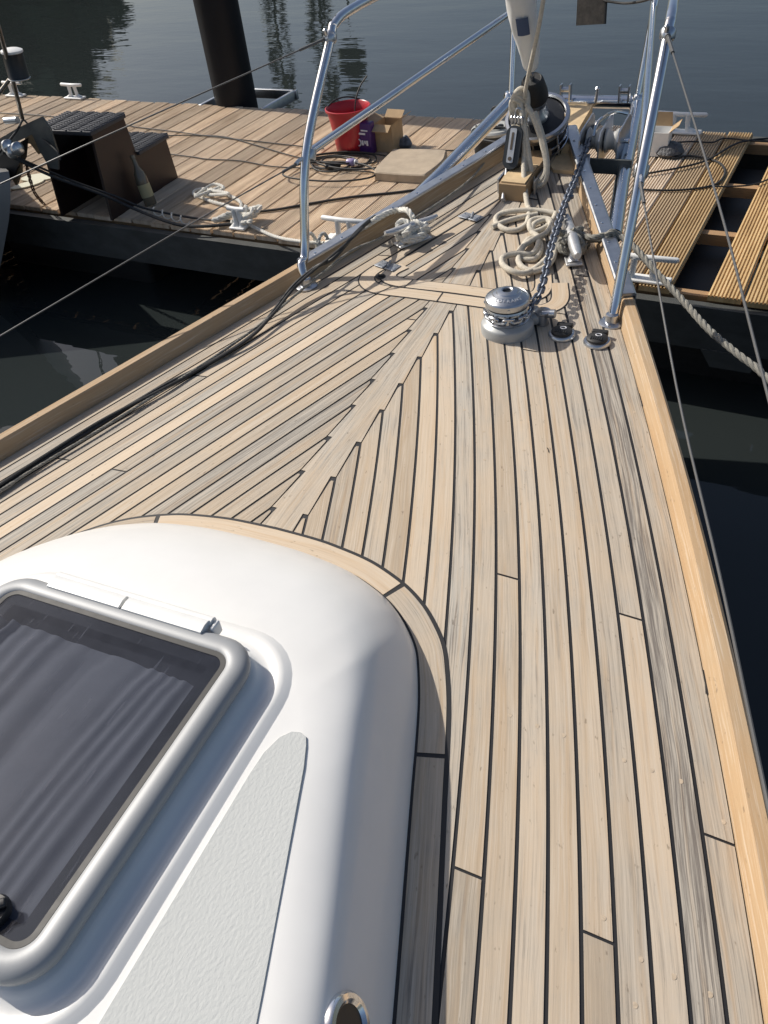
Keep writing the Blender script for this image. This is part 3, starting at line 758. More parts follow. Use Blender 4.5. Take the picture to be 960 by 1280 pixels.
# lifelines
def at_xplane(px, py, x):
    r = W@_ray(px, py); t_ = (x-CAM.x)/r[0]; return CAM+Vector(r)*t_
def ray_at(px, py, dist):
    return CAM+Vector(W@_ray(px, py))*dist
def aty(px, py, y):
    r = W@_ray(px, py); t_ = y/r[1]; return CAM+Vector(r)*t_
wires = []
w_l1 = [Vector((-.513, 2.225, ZD+.345)), aty(233, 283, 1.95), aty(0, 420, 1.42)]
w_l2 = [Vector((-.503, 2.485, ZD+.623)), aty(150, 162, 2.05), aty(0, 230, 1.82)]
w_r1 = [Vector((.513, 2.225, ZD+.345)), aty(845, 480, 1.55), aty(900, 720, .99), aty(962, 1015, .55)]
w_r2 = [Vector((.503, 2.485, ZD+.623)), aty(897, 250, 1.80), aty(960, 495, 1.16)]
for nm, w_, r_ in (('lifeline', w_l1, .0023), ('lifeline', w_l2, .0023), ('lifeline', w_r1, .0026), ('lifeline', w_r2, .0026)):
    e_ = w_[-1]+(w_[-1]-w_[-2]).normalized()*1.2
    mb = MB(); mb.tube(spl(w_+[e_], 6), r_, 8)
    mb.tube([w_[0], w_[0].lerp(w_[1], .12)], r_*1.9, 8); mb.build(nm, mat('wire', (.13, .13, .13), .5, .5) if 'wire' not in bpy.data.materials else bpy.data.materials['wire'], yacht)

# ------------------------------------------------------------------ bow fittings
bow = bpy.data.objects.new('bow_platform', None); C.objects.link(bow); bow.parent = yacht
zpl = ZD+.135
mb = MB()
pad = [at(703, 130, zpl), at(741, 131, zpl), at(712, 180, zpl), at(690, 182, zpl), at(668, 165, zpl)]
mb.prism([p-Vector((0, 0, .035)) for p in pad], (0, 0, .035)); 
mb.build('forward_plank', mat('pale_teak', (.62, .46, .27), .6, noise=(20, .2, (1, 1, 1))), bow)
mb = MB()
fr_ = Vector((0, 0, 0))
mb.prism([DP(-.045, 2.755, .0), DP(.052, 2.748, .0), DP(.06, 3.08, .0), DP(-.045, 3.08, .0)], (0, 0, .055)); 
mb.build('wooden_step', railwood, bow)
mb = MB(); mb.prism([DP(-.040, 2.765, .056), DP(.046, 2.758, .056), DP(.052, 2.9, .056), DP(-.04, 2.9, .056)], (0, 0, .004)); mb.build('step_inlay', bpy.data.materials['pale_teak'], bow)
# faceted chock on the starboard side of the stem
mb = MB(); q = [at(686, 203, ZD+.10), at(700, 184, ZD+.11), at(716, 188, ZD+.11), at(722, 203, ZD+.10), at(718, 214, ZD+.09), at(692, 212, ZD+.09)]
lo = [DP(p.x, p.y, .0) for p in q]; n = 6
mb.add(q+[l+Vector((0, 0, -.001)) for l in lo], [tuple(range(n)), tuple(range(2*n-1, n-1, -1))]+[(i, n+i, n+(i+1) % n, (i+1) % n) for i in range(n)]); mb.build('teak_chock', bpy.data.materials['pale_teak'], bow, angle=20)
# stainless cradle tubes
for s_ in (1, -1):
    mb = MB(); mb.tube([Vector((s_*.385, 2.62, ZD+.02)), Vector((s_*.335, 2.95, ZD+.06)), Vector((s_*.262, 3.54, ZD+.135))], .0265, 18); mb.build('side_tube', steel, bow)
mb = MB(); mb.tube([(-.262, 3.575, ZD+.140), (.262, 3.575, ZD+.140)], .024, 18)
for x in (-.262, .262): mb.lathe((x, 3.575, ZD+.11), [(.026, 0), (.028, .02), (.028, .05), (.02, .062)], 16)
mb.build('cross_tube', steel, bow)
mb = MB()
for s_ in (-1, 1):
    mb.prism([Vector((s_*.065, 2.80, ZD+.055)), Vector((s_*.065, 3.56, ZD+.10)), Vector((s_*.065, 3.56, ZD+.13)), Vector((s_*.065, 2.80, ZD+.11))], (.006, 0, 0))
mb.build('cheek_plate', alu, bow)
# little upright rollers on the cross tube
for px, py in ((707, 122), (780, 124)):
    mb = MB(); p = at(px, py, ZD+.165); mb.box(p+Vector((-.018, 0, .02)), (.006, .03, .06)); mb.box(p+Vector((.018, 0, .02)), (.006, .03, .06)); mb.tube([p+Vector((-.02, 0, .03)), p+Vector((.02, 0, .03))], .010, 12)
    mb.build('upright_roller', chrome, bow)
mb = MB(); p = at(744, 128, ZD+.16); mb.tube([p, p+Vector((.006, .0, .045))], .006, 8); mb.lathe(p+Vector((.006, 0, .045)), [(.004, 0), (.010, .006), (.004, .013)], 12); mb.tube([p+Vector((.0, .0, .0)), p+Vector((-.03, -.01, .0))], .005, 8); mb.build('pin', chrome, bow)

# anchor roller
rol = bpy.data.objects.new('anchor_roller', None); C.objects.link(rol); rol.parent = yacht
rc = at(755, 177, ZD+.13)
mb = MB()
for dx_ in (-.068, .0, .064):
    mb.prism([rc+Vector((dx_, a, b)) for a, b in ((-.105, -.05), (-.105, .035), (-.085, .06), (.09, .07), (.12, .05), (.12, -.05))], (.005, 0, 0))
mb.build('cheek_plate', alu, rol, angle=20)
for dx_ in (-.034, .032):
    mb = MB(); mb.lathe(rc+Vector((dx_-.026, -.01, .008)), [(.028, 0), (.041, .004), (.041, .010), (.032, .017), (.030, .026), (.032, .035), (.041, .042), (.041, .048), (.028, .052)], 30, Vector((1, 0, 0))); mb.build('roller_wheel', mat('roller_grey', (.42, .42, .41), .5) if 'roller_grey' not in bpy.data.materials else bpy.data.materials['roller_grey'], rol)
mb = MB(); mb.tube([rc+Vector((-.09, -.01, .008)), rc+Vector((.09, -.01, .008))], .009, 10); mb.build('axle', steel, rol); mb = MB(); mb.box(rc+Vector((.03, -.115, -.045)), (.19, .012, .05)); mb.build('cross_bar', greym, rol)
# chain channel plate
mb = MB(); a = at(720, 193, ZD+.12); b = at(738, 192, ZD+.12); c_ = D(735, 232, .02); d_ = D(721, 232, .02)
mb.prism([a, b, c_, d_], (0, 0, -.006)); mb.build('chain_plate', alu, rol)
mb = MB(); mb.tube(spl([at(742, 170, ZD+.16), at(748, 152, ZD+.20), at(768, 140, ZD+.21), at(785, 142, ZD+.20)], 6), .006, 8); mb.build('keeper_bar', steel, rol)
# twin struts beside the stay foot
mb = MB()
for pa, pb in (((637, 172), (628, 250)),):
    a = at(pa[0], pa[1], ZD+.26); mb.tube([aty(640, 165, 3.0), D(629, 250, .01)], .009, 10)
mb.build('stay_strut', steel, bow)

# ------------------------------------------------------------------ forestay: furler and sail
def cl(px, py, x=0.0): return at_xplane(px, py, x)
S0 = Vector((-.004, 3.135, ZD+.11)); SD = (Vector((0, 2.895, ZD+.645))-Vector((0, 3.09, ZD+.25))).normalized()
def S(t_): return S0+SD*t_
fur = bpy.data.objects.new('furling_drum', None); C.objects.link(fur); fur.parent = yacht
mb = MB(); mb.lathe(S(-.035), [(.05, 0), (.080, .0), (.087, .003), (.089, .012), (.086, .018), (.083, .018), (.083, .012)], 44, SD, cap=False)
for tz in (.035, .062): mb.lathe(S(tz), [(.083, 0), (.0855, .001), (.0855, .007), (.083, .008)], 44, SD, cap=False)
mb.lathe(S(.105), [(.083, 0), (.086, .001), (.0885, .012), (.092, .018), (.092, .026), (.086, .03)], 44, SD, cap=False)
for k in range(7):
    a = k*2*math.pi/7+.3; w_ = Vector((math.cos(a), math.sin(a), 0)); q_ = SD.to_track_quat('Z', 'Y').to_matrix()
    mb.tube([S(-.03)+q_@(w_*.084), S(.11)+q_@(w_*.084)], .0035, 6)
mb.build('drum_cage', steel, fur)
mb = MB(); mb.lathe(S(-.02), [(.0795, 0), (.0795, .155), (.06, .160), (.0, .161)], 40, SD)
for k in range(9):
    a = k*2*math.pi/9
mb.build('line_drum', blackp, fur)
mb = MB(); mb.lathe(S(.140), [(.095, -.012), (.097, -.003), (.095, .004), (.086, .005), (.083, -.002)], 44, SD, cap=False); mb.build('top_rim', chrome, fur)
mb = MB(); mb.lathe(S(.135), [(.040, 0), (.040, .02), (.032, .03), (.030, .055), (.034, .058), (.036, .075), (.030, .082)], 28, SD); mb.box(S(.19)+Vector((-.04, -.02, 0)), (.03, .03, .06), bev=.004); mb.build('swivel', chrome, fur)
mb = MB(); mb.lathe(S(.215), [(.044, 0), (.048, .008), (.047, .03), (.038, .075), (.031, .085), (.028, .082)], 26, SD); mb.build('rubber_boot', rubber, fur)
mb = MB(); mb.tube([S(-.1), S(9)], .0085, 10); mb.lathe(S(-.07), [(.02, 0), (.03, .03), (.03, .07), (.02, .09)], 20, SD); mb.build('stay', steel, fur)
for ch in fur.children:
    if ch.name.split('.')[0] in ('drum_cage', 'line_drum', 'top_rim', 'swivel'):
        kk = 1.08 if ch.name.startswith('swivel') else 1.2
        for v in ch.data.vertices:
            r_ = v.co-S0; ax_ = SD*r_.dot(SD); v.co = S0+ax_+(r_-ax_)*kk
sl_ = MB(); prof = []; 
vs = []; tt = [.335, .345]+list(np.linspace(.36, .80, 26))+[1.2, 2, 4, 8.5]; rr_ = [.006, .022]+[float(np.interp(q9, [.36, .41, .47, .54, .62, .8], [.027, .034, .040, .045, .047, .048])) for q9 in np.linspace(.36, .80, 26)]+[.049, .048, .044, .02]; ns = 36
q = SD.to_track_quat('Z', 'Y').to_matrix()
for i, (t_, r_) in enumerate(zip(tt, rr_)):
    for j in range(ns):
        a = 2*math.pi*j/ns; r2 = r_*(1+.07*math.sin(a-t_*14)+.035*math.sin(3*a+t_*31)+.02*math.sin(7*a-t_*50)); vs.append(S(t_)+q@Vector((r2*math.cos(a), r2*math.sin(a), 0)))
sl_.add(vs, [(i*ns+j, i*ns+(j+1) % ns, (i+1)*ns+(j+1) % ns, (i+1)*ns+j) for i in range(len(tt)-1) for j in range(ns)]+[tuple(range(ns-1, -1, -1)), tuple((len(tt)-1)*ns+j for j in range(ns))])
sail = sl_.build('furled_sail', sailm, fur, angle=80)
# blue patch facing aft
pq = []; mb = MB(); vs = []
nrmA = (q.inverted()@Vector((.25, -1, .2))); a0 = math.atan2(nrmA.y, nrmA.x)
for t_ in (.505, .525, .545, .565):
    r2 = .0525
    for j in range(7):
        a = a0+(-.38+.76*j/6)-.1; vs.append(S(t_)+q@Vector((r2*math.cos(a), r2*math.sin(a), 0)))
mb.add(vs, [(i*7+j, i*7+j+1, (i+1)*7+j+1, (i+1)*7+j) for i in range(3) for j in range(6)]); mb.build('blue_patch', bluem, sail)

# ------------------------------------------------------------------ windlass
wl = bpy.data.objects.new('windlass', None); C.objects.link(wl); wl.parent = yacht
wc = DP(.228, 1.992)
mb = MB(); mb.lathe(wc, [(.073, -.004), (.073, .022), (.069, .028), (.060, .031), (.056, .036)], 48); mb.box(wc+Vector((.03, .055, .018)), (.09, .07, .034), rot=.3, bev=.012); mb.build('base', wgrey, wl)
mb = MB(); mb.lathe(wc+Vector((0, 0, .034)), [(.058, 0), (.061, .006), (.050, .014), (.043, .022), (.050, .032), (.060, .038), (.058, .043)], 48)
for k in range(10):
    a = k*2*math.pi/10; mb.box(wc+Vector((.051*math.cos(a), .051*math.sin(a), .055)), (.012, .009, .03), rot=a, bev=.002)
mb.build('gypsy', chrome, wl)
mb = MB(); mb.lathe(wc+Vector((0, 0, .079)), [(.055, 0), (.0605, .003), (.0615, .008), (.0612, .018), (.0590, .022), (.0555, .0245), (.0545, .0235), (.040, .031), (.0385, .0335), (.030, .0365), (.0285, .039), (.0175, .0425), (.0155, .0425), (.0125, .0405), (.0125, .034)], 56)
for k in range(4):
    a = k*1.57-1.2; mb.lathe(wc+Vector((.0605*math.cos(a), .0605*math.sin(a), .089)), [(.004, 0), (.0035, .003)], 10, Vector((math.cos(a), math.sin(a), 0)))
cap_ = mb.build('cap', chrome, wl, angle=25)
mb = MB(); mb.lathe(wc+Vector((0, 0, .113)), [(.0122, 0), (.0122, .0012)], 20); mb.build('socket', blackp, cap_)
mb = MB(); hc = wc+Vector((-.03, .075, .0)); mb.lathe(hc, [(.036, 0), (.036, .045), (.030, .058), (.015, .064)], 28); mb.build('motor_hump', wgrey, wl)
mb = MB(); kc = wc+Vector((.022, .085, .055)); mb.lathe(kc, [(.012, -.05), (.012, -.008), (.020, -.004), (.023, .006), (.018, .018), (.008, .020)], 8); mb.build('clutch_knob', rubber, wl)
mb = MB(); kc = wc+Vector((.085, .055, .0)); mb.lathe(kc, [(.018, 0), (.018, .03), (.022, .034), (.022, .04)], 16); mb.tube([kc+Vector((0, 0, .03)), kc+Vector((.035, .0, .035))], .012, 10); mb.build('chain_pipe', chrome, wl)
# raised lettering round the cap
txt = "LOFRANS"; letters = MB()
for i, ch in enumerate(txt):
    cu_ = bpy.data.curves.new('t', 'FONT'); cu_.body = ch; cu_.size = .0135; cu_.extrude = .0006; cu_.align_x = 'CENTER'; cu_.resolution_u = 3
    to = bpy.data.objects.new('t', cu_); C.objects.link(to); bpy.context.view_layer.update()
    me = bpy.data.meshes.new_from_object(to.evaluated_get(bpy.context.evaluated_depsgraph_get()))
    a = R(-68+(i-3)*15); rad = .0475
    rot = Matrix.Rotation(a+math.pi/2, 3, 'Z')@Matrix.Rotation(R(24), 3, 'X')
    o_ = wc+Vector((rad*math.cos(a), rad*math.sin(a), .079+.0287))
    letters.add([o_+rot@Vector(v.co) for v in me.vertices], [tuple(p.vertices) for p in me.polygons])
    bpy.data.objects.remove(to)
letters.build('lettering', mat('letter_grey', (.75, .76, .78), .3, .6), cap_)

# foot switches
for px, py, lab in ((702, 419, 'left foot switch, closer to the windlass'), (746, 428, 'right foot switch, closer to the toe rail')):
    p = D(px, py); fs_ = bpy.data.objects.new('foot_switch', None); C.objects.link(fs_); fs_.parent = yacht
    mb = MB(); mb.lathe(p-Vector((0, 0, .001)), [(.037, 0), (.037, .006), (.034, .010), (.029, .011)], 36); mb.build('bezel', chrome, fs_)
    mb = MB(); mb.lathe(p+Vector((0, 0, .008)), [(.029, 0), (.028, .008), (.022, .012), (.0, .013)], 30)
    mb.box(p+Vector((.001, .030, .012)), (.044, .016, .018), bev=.004)
    for k in range(6): mb.box(p+Vector((-.014+k*.0056, -.012, .0205)), (.0022, .016, .003))
    mb.build('rubber_button', rubber, fs_)
    mb = MB(); mb.tube([Vector((p.x+.003+.008*math.cos(a), p.y+.004+.006*math.sin(a), p.z+.0215)) for a in np.linspace(0, 6.28, 15)[:-1]], .0012, 6, closed=True); mb.build('arrow_mark', whitem, fs_)
# locker hinges
for px, py, rz in ((486, 331, -.35), (590, 270, -.35)):
    p = D(px, py, .004); mb = MB(); mb.box(p+Vector((-.022, .0, 0)), (.038, .042, .004), rot=rz, bev=.0015); mb.box(p+Vector((.02, -.014, 0)), (.038, .042, .004), rot=rz, bev=.0015)
    mb.tube([p+Vector((-.004, .022, .002)), p+Vector((.006, -.024, .002))], .0045, 8)
    for dx_, dy_ in ((-.03, .012), (-.03, -.01), (-.016, .0), (.03, 0), (.03, -.022), (.014, -.01)): mb.lathe(p+Vector((dx_, dy_, .002)), [(.0035, 0), (.003, .001)], 8)
    mb.build('locker_hinge', greyalu, yacht)
# finger pull in the locker lid
mb = MB(); p = D(476, 346, .0024); mb.lathe(p, [(.016, 0), (.016, .0012)], 20); mb.tube([p+Vector((-.008, 0, .003)), p+Vector((.010, .004, .004))], .005, 8); mb.build('finger_pull', rubber, yacht)

# deck cleats
def cleat(name, c, ang, L_, material, parent, h=.045, r=.010, basew=.05):
    o = bpy.data.objects.new(name, None); C.objects.link(o); o.parent = parent
    d_ = Vector((math.cos(ang), math.sin(ang), 0)); z = Vector((0, 0, 1)); mb = MB()
    mb.tube([c-d_*L_/2+z*(h+.004), c-d_*L_*.42+z*h, c-d_*L_*.2+z*(h-.001), c+z*(h), c+d_*L_*.2+z*(h-.001), c+d_*L_*.42+z*h, c+d_*L_/2+z*(h+.004)], [r*.55, r*.9, r*1.05, r*1.15, r*1.05, r*.9, r*.55], 14)
    mb.build('horn', material, o)
    mb = MB()
    for s_ in (-1, 1): mb.tube([c+d_*s_*L_*.21, c+d_*s_*L_*.16+z*h*.4, c+d_*s_*L_*.12+z*h], [r*1.25, r*.75, r*.9], 12)
    mb.box(c+z*.003, (L_*.62, basew, .008), rot=ang, bev=.003); mb.build('base', material, o)
    return o
pa, pb = at(482, 297, ZD+.075), at(546, 266, ZD+.10); cP = (pa+pb)/2; cP = DP(cP.x, cP.y)
cleat('deck_cleat', cP, math.atan2(pb.y-pa.y, pb.x-pa.x), (pb-pa).length*1.0, castalu, yacht, h=.055, r=.0115)
pa, pb = at(708, 272, ZD+.085), at(722, 326, ZD+.075); cS = (pa+pb)/2; cS = DP(cS.x, cS.y); angS = math.atan2(pb.y-pa.y, pb.x-pa.x)
cleat('deck_cleat', cS, angS, (pb-pa).length, castalu, yacht, h=.055, r=.017)

# ------------------------------------------------------------------ anchor chain
def chain_into(mb, path, pitch=.0215, wr=.0034, w=.0105, hl=.0155):
    P = resample(path, pitch); F = frames(P)
    for i, (p, (t_, a, b)) in enumerate(zip(P[:-1], F)):
        ang = R(40) if i % 2 else R(130); u = a*math.cos(ang)+b*math.sin(ang); q = []
        for k in range(14):
            th = 2*math.pi*k/14; cx = math.cos(th); sx = math.sin(th)
            q.append(p+t_*((hl-w*.75)*(1 if cx > 0 else -1)+w*.75*cx)+u*w*.72*sx)
        mb.tube(q, wr, 7, closed=True)
mb = MB()
cpath = spl([wc+Vector((.055, .02, .058)), at(676, 362, ZD+.085), at(690, 305, ZD+.105), at(705, 258, ZD+.115), at(718, 226, ZD+.125), at(728, 200, ZD+.135), at(737, 172, ZD+.15), at(742, 160, ZD+.15), at(748, 153, ZD+.11)], 14)
chain_into(mb, cpath, pitch=.0235, wr=.0040, w=.0125, hl=.0175)
mb.lathe(at(712, 246, ZD+.115)-Vector((0, 0, .008)), [(.006, 0), (.014, .004), (.014, .012), (.006, .016)], 14)
chain = mb.build('anchor_chain', galv); tag(chain, 'galvanised anchor chain stretched from the windlass up to the bow roller', 'chain')
mb = MB(); chain_into(mb, [wc+Vector((.056*math.cos(a), .056*math.sin(a), .058)) for a in np.linspace(.3, -4.2, 60)], pitch=.021, wr=.0036, w=.0115, hl=.0155)
ob = mb.build('chain_wrap', chrome, wl)

# ------------------------------------------------------------------ ropes on deck
mb = MB(); 
coil = [aty(681, -12, 2.80), aty(675, 25, 2.82), aty(668, 60, 2.86), aty(661, 92, 2.90), aty(655, 122, 2.93)]
mb.tube(spl(coil, 8), .0068, 10)
RB = .0092
knot = aty(651, 131, 2.93)
for k in range(4):
    mb.tube(spl([knot+Vector((.0+.024*math.cos(a+k*.3)-.004*k, .01*math.sin(a*2+k), .05*math.sin(a+k*.2)-.01*k)) for a in np.linspace(0, 6.28, 9)[:-1]], 6, closed=True), RB, 9, closed=True)
# hanging bights
for pts in ([(651, 128), (657, 165), (662, 200), (668, 228), (682, 215), (679, 185), (668, 150), (658, 130)],
            [(652, 140), (655, 175), (658, 210), (664, 232), (680, 228), (684, 205), (678, 170), (668, 140)]):
    mb.tube(spl([aty(x, y, 2.93-.0009*(y-128)) for x, y in pts], 8), RB, 9)
down = [aty(655, 150, 2.92), aty(655, 190, 2.88), aty(655, 225, 2.80), D(659, 255, .012)]
dcoil = [(661, 262), (659, 278), (648, 287), (632, 287), (620, 278), (623, 269), (640, 264), (668, 263), (690, 266), (694, 269), (685, 282), (668, 290), (662, 284), (664, 276), (676, 273), (688, 276), (684, 290), (662, 302), (650, 312), (650, 322), (668, 324), (676, 312), (674, 302), (668, 298), (660, 300), (652, 312), (648, 326), (656, 336), (672, 338), (688, 328), (694, 310), (692, 290), (689, 284)]
dpts = [D(x, y, .008+.007*((i // 6) % 3)) for i, (x, y) in enumerate(dcoil)]
mb.tube(spl(down+dpts, 8), RB, 10)
d2 = [(615, 284), (632, 277), (650, 272), (672, 268)]
mb.tube(spl([D(x, y, .009) for x, y in d2], 8), RB, 10)
d3 = [(691, 286), (690, 312), (676, 330), (658, 341), (640, 339), (628, 330), (630, 321), (648, 317), (664, 318), (672, 308), (672, 296), (665, 290), (668, 280), (682, 275), (692, 281)]
mb.tube(spl([D(x, y, .016+.006*((i // 4) % 2)) for i, (x, y) in enumerate(d3)], 8), RB, 10)
tag(mb.build('coiled_rope', ropew), 'cream rope knotted on the furled sail stay, its tail coiled loosely on the foredeck', 'rope')

# hanging block
blk = empty('pulley_block', aty(643, 185, 2.88), 'dark grey pulley block with a steel cheek strap hanging below the knotted rope', 'pulley')
bc = blk.location; mb = MB()
faceR = Vector((.92, -.35, 0)).normalized(); fN = Vector((-.1, -.92, .38)).normalized(); fX = fN.cross(Vector((0, 0, 1))).normalized()*-1; fZ = fX.cross(fN)*-1
if fZ.z < 0: fZ = -fZ
def obl(cx, cz, hw, hh, r, n=8):
    out = []
    for q_, (sx, sy) in enumerate(((1, 1), (-1, 1), (-1, -1), (1, -1))):
        for j in range(n+1):
            a = math.pi/2*(q_+j/n); out.append(bc+fX*(cx+sx*(hw-r)+r*math.cos(a))+fZ*(cz+sy*(hh-r)+r*math.sin(a)))
    return out
mb.prism([p-fN*.016 for p in obl(0, 0, .029, .070, .028)], fN*.036); mb.build('shell', mat('block_grey', (.028, .032, .036), .42), blk, angle=30)
mb = MB(); mb.prism([p+fN*.0205 for p in obl(-.002, .006, .012, .055, .005)], fN*.004); mb.build('cheek_strap', castalu, blk, angle=30)
mb = MB(); mb.prism([p+fN*.0246 for p in obl(-.002, .020, .004, .028, .003)], fN*.001); mb.lathe(bc+fX*-.002-fZ*.036+fN*.0245, [(.007, 0), (.006, .003)], 14, fN); mb.build('slot', mat('slot_brown', (.09, .07, .05), .5), blk)
mb = MB()
for k in range(4): mb.lathe(bc+fZ*.085+fX*(-.018+.012*k)+fN*.012, [(.005, -.012), (.007, 0), (.007, .012), (.003, .016)], 10)
mb.tube([bc+fZ*.095+Vector((.012*math.cos(a), 0, .016+.016*math.sin(a))) for a in np.linspace(0, 6.28, 17)[:-1]], .0035, 8, closed=True)
mb.build('shackle', chrome, blk)

# port mooring line
def cleat_wraps(mb, c, ang, r, n, sp, material=None, L_=.1, h=.055, seed=0):
    rr = random.Random(seed); d_ = Vector((math.cos(ang), math.sin(ang), 0)); e_ = Vector((-d_.y, d_.x, 0)); z = Vector((0, 0, 1))
    path = []
    for k in range(n):
        s_ = 1 if k % 2 else -1
        for a in np.linspace(0, 2*math.pi, 9)[:-1]:
            path.append(c+d_*(s_*L_*.28+L_*.16*math.cos(a)*s_+rr.uniform(-.006, .006))+e_*((.026+.004*k % .01)*math.sin(a))+z*(h*.55+.022*math.cos(a*1+k)+.004*k))
    for a in np.linspace(0, 4*math.pi, 19): path.append(c+d_*.042*math.cos(a)+e_*.040*math.sin(a)+z*(.014+.010*a/6.28))
    rope_into(mb, spl(path, 5), r)
mb = MB(); rP = .0085
angP = math.atan2(0.0, 1)
paP, pbP = at(482, 297, ZD+.075), at(546, 266, ZD+.10); angP = math.atan2(pbP.y-paP.y, pbP.x-paP.x)
cleat_wraps(mb, cP, angP, rP, 5, .02, L_=.11, seed=3)
zr = ZD+.075
lead = [cP+Vector((-.0, .02, .07)), cP+Vector((-.03, .045, .085)), at(498, 263, ZD+.09), at(483, 267, ZD+.105), at(464, 278, ZD+.10), at(446, 290, ZD+.03), at(430, 299, ZD-.15), at(408, 303, ZP+.14)]
rope_into(mb, spl(lead, 8), rP*1.15)
c2 = at(405, 304, ZP+.03)
for k, xx in enumerate((388, 404)):
    cc = at(xx, 305, ZP+.05); rope_into(mb, [cc+Vector((.022*math.cos(a)*.6+.01*a/6, .03*math.cos(a), .055*math.sin(a))) for a in np.linspace(0, 6.6, 24)], rP*1.1)
tail = [at(405, 304, ZP+.06), at(378, 302, ZP+.05), at(345, 296, ZP+.02), at(318, 284, ZP+.014), at(300, 275, ZP+.02), at(290, 270, ZP+.03)]
rope_into(mb, spl(tail, 8), rP*1.1)
# tangle at the far cleat
def tangle(mb, cpx, zz, n, rx, ry, r, seed):
    rr = random.Random(seed); c_ = at(*cpx, zz); pts = []
    for k in range(n): pts.append(c_+Vector((rr.uniform(-rx, rx), rr.uniform(-ry, ry), rr.uniform(0, .07))))
    rope_into(mb, spl(pts, 8), r)
tangle(mb, (298, 274), ZP+.012, 13, .14, .10, .0115, 4); tangle(mb, (308, 277), ZP+.02, 8, .10, .08, .0115, 9)
rope_into(mb, spl([at(x, y, ZP+.012) for x, y in ((300, 270), (285, 258), (268, 253), (250, 246), (242, 242), (248, 237), (265, 237), (285, 244), (300, 252), (302, 262))], 8), .011)
tangle(mb, (275, 246), ZP+.012, 8, .16, .09, .010, 12)
tag(mb.build('mooring_line', ropep), 'pale mooring line from the port bow cleat down to a tangle on the pontoon edge', 'rope')

# starboard mooring line
mb = MB(); cleat_wraps(mb, cS, angS, .0095, 5, .02, L_=.10, seed=8)
lead = [cS+Vector((.0, .0, .075)), at(728, 294, ZD+.08), at(742, 297, ZD+.085), at(758, 294, ZD+.085), at(775, 296, ZD+.08), at(792, 308, ZD+.07), at(815, 334, ZD+.04), at(850, 372, ZD+.0), at(885, 411, ZD-.03), at(920, 441, ZD-.05), at(943, 458, ZD-.06), at(960, 474, ZD-.07), at(990, 502, ZD-.09), at(1060, 570, ZD-.12)]
rope_into(mb, spl(lead, 8), .0098)
rope_into(mb, spl([at(728, 297, ZD+.07), at(745, 300, ZD+.06), at(757, 295, ZD+.085), at(765, 290, ZD+.095), at(778, 296, ZD+.075)], 8), .0095)
rope_into(mb, spl([at(738, 297, ZD+.06), at(736, 305, ZD+.05), at(733, 310, ZD+.03)], 6), .006)
tag(mb.build('mooring_line', ropeg), 'grey mooring line from the starboard bow cleat over the rail towards the right', 'rope')

# furling line led aft along the port rail
mb = MB(); fl = [aty(650, 155, 3.05), at(634, 170, ZD+.13), at(612, 195, ZD+.11), at(590, 222, ZD+.09), at(560, 246, ZD+.085), at(520, 272, ZD+.075), at(480, 296, ZD+.07), at(440, 313, ZD+.07), at(405, 340, ZD+.06), D(375, 364, .05), D(330, 402, .02), D(280, 438, .012), D(200, 490, .011), D(120, 540, .011), D(40, 588, .011), D(-40, 640, .011)]
rope_into(mb, spl(fl, 8), .0042, n=5)
tag(mb.build('furling_line', ropeg), 'thin grey furling line running aft just inside the port toe rail', 'rope')
# black shore cable
mb = MB(); sc_ = [D(-40, 640, .01), D(0, 612, .008), D(60, 572, .007), D(130, 528, .009), D(200, 485, .007), D(270, 449, .008), D(318, 417, .010), D(345, 385, .03), D(368, 356, .05), at(395, 334, ZD+.075), at(418, 322, ZD+.105), at(445, 291, ZD+.12), at(467, 272, ZD+.09), at(487, 262, ZD-.06), at(525, 252, ZP+.25), at(560, 246, ZP+.02), at(595, 228, ZP+.01)]
mb.tube(spl(sc_, 10), .0060, 10)
sc2 = [D(-40, 632, .02), D(0, 606, .018), D(60, 567, .016), D(130, 524, .016), D(200, 488, .014), D(250, 461, .008), D(310, 424, .018), D(342, 392, .03), D(366, 362, .055), at(392, 338, ZD+.08), at(416, 319, ZD+.11), at(440, 298, ZD+.125), at(456, 282, ZD+.11), at(476, 267, ZD+.02), at(500, 258, ZD-.2)]
mb.tube(spl(sc2, 10), .0045, 8)
tag(mb.build('shore_power_cable', rubber), 'black shore power cable lying along the port side deck and over the rail', 'cable')

# ------------------------------------------------------------------ pontoon
PU = Vector((1, -.064, 0)).normalized(); PV = Vector((.064, 1, 0)).normalized()
P0 = Vector((0.492, 3.579, 0))-PV*.065     # right end of the full boards, front edge
pon = empty('pontoon', (P0.x, P0.y, ZP), 'wooden pontoon of ridged boards across the bow, one board missing on the right', 'pontoon')
PWID = 2.03; BP = .1485
def pon_pt(u, v, z): return P0+PU*u+PV*v+Vector((0, 0, z))
def ridged_board(u0, w, col, v0=0, v1=PWID, ngr=9, dzb=0.0, bm_=None):
    mb = MB(); prof = []; step = w/ngr
    prof.append((0, -.026)); 
    for g in range(ngr):
        a = g*step; prof += [(a+step*.12 if g else .0006, -.0 if g else -.0015), (a+step*.55, 0), (a+step*.62, -.0065), (a+step*.99 if g < ngr-1 else w, -.0065)]
    prof.append((w, -.026)); n = len(prof); vs = []; uvs = []
    nseg = 5
    for k in range(nseg+1):
        v = lerp(v0, v1, k/nseg)
        for a, z in prof: vs.append(pon_pt(u0+a, v, ZP+z+dzb)); uvs.append((v+u0*.3, a))
    fs = [(k*n+c_, k*n+(c_+1) % n, (k+1)*n+(c_+1) % n, (k+1)*n+c_) for k in range(nseg) for c_ in range(n)]+[tuple(range(n)), tuple(nseg*n+c_ for c_ in range(n))]
    mb.add(vs, fs, 0, uvs, col); mb.build('deck_board', bm_ or boardm, pon, angle=25)
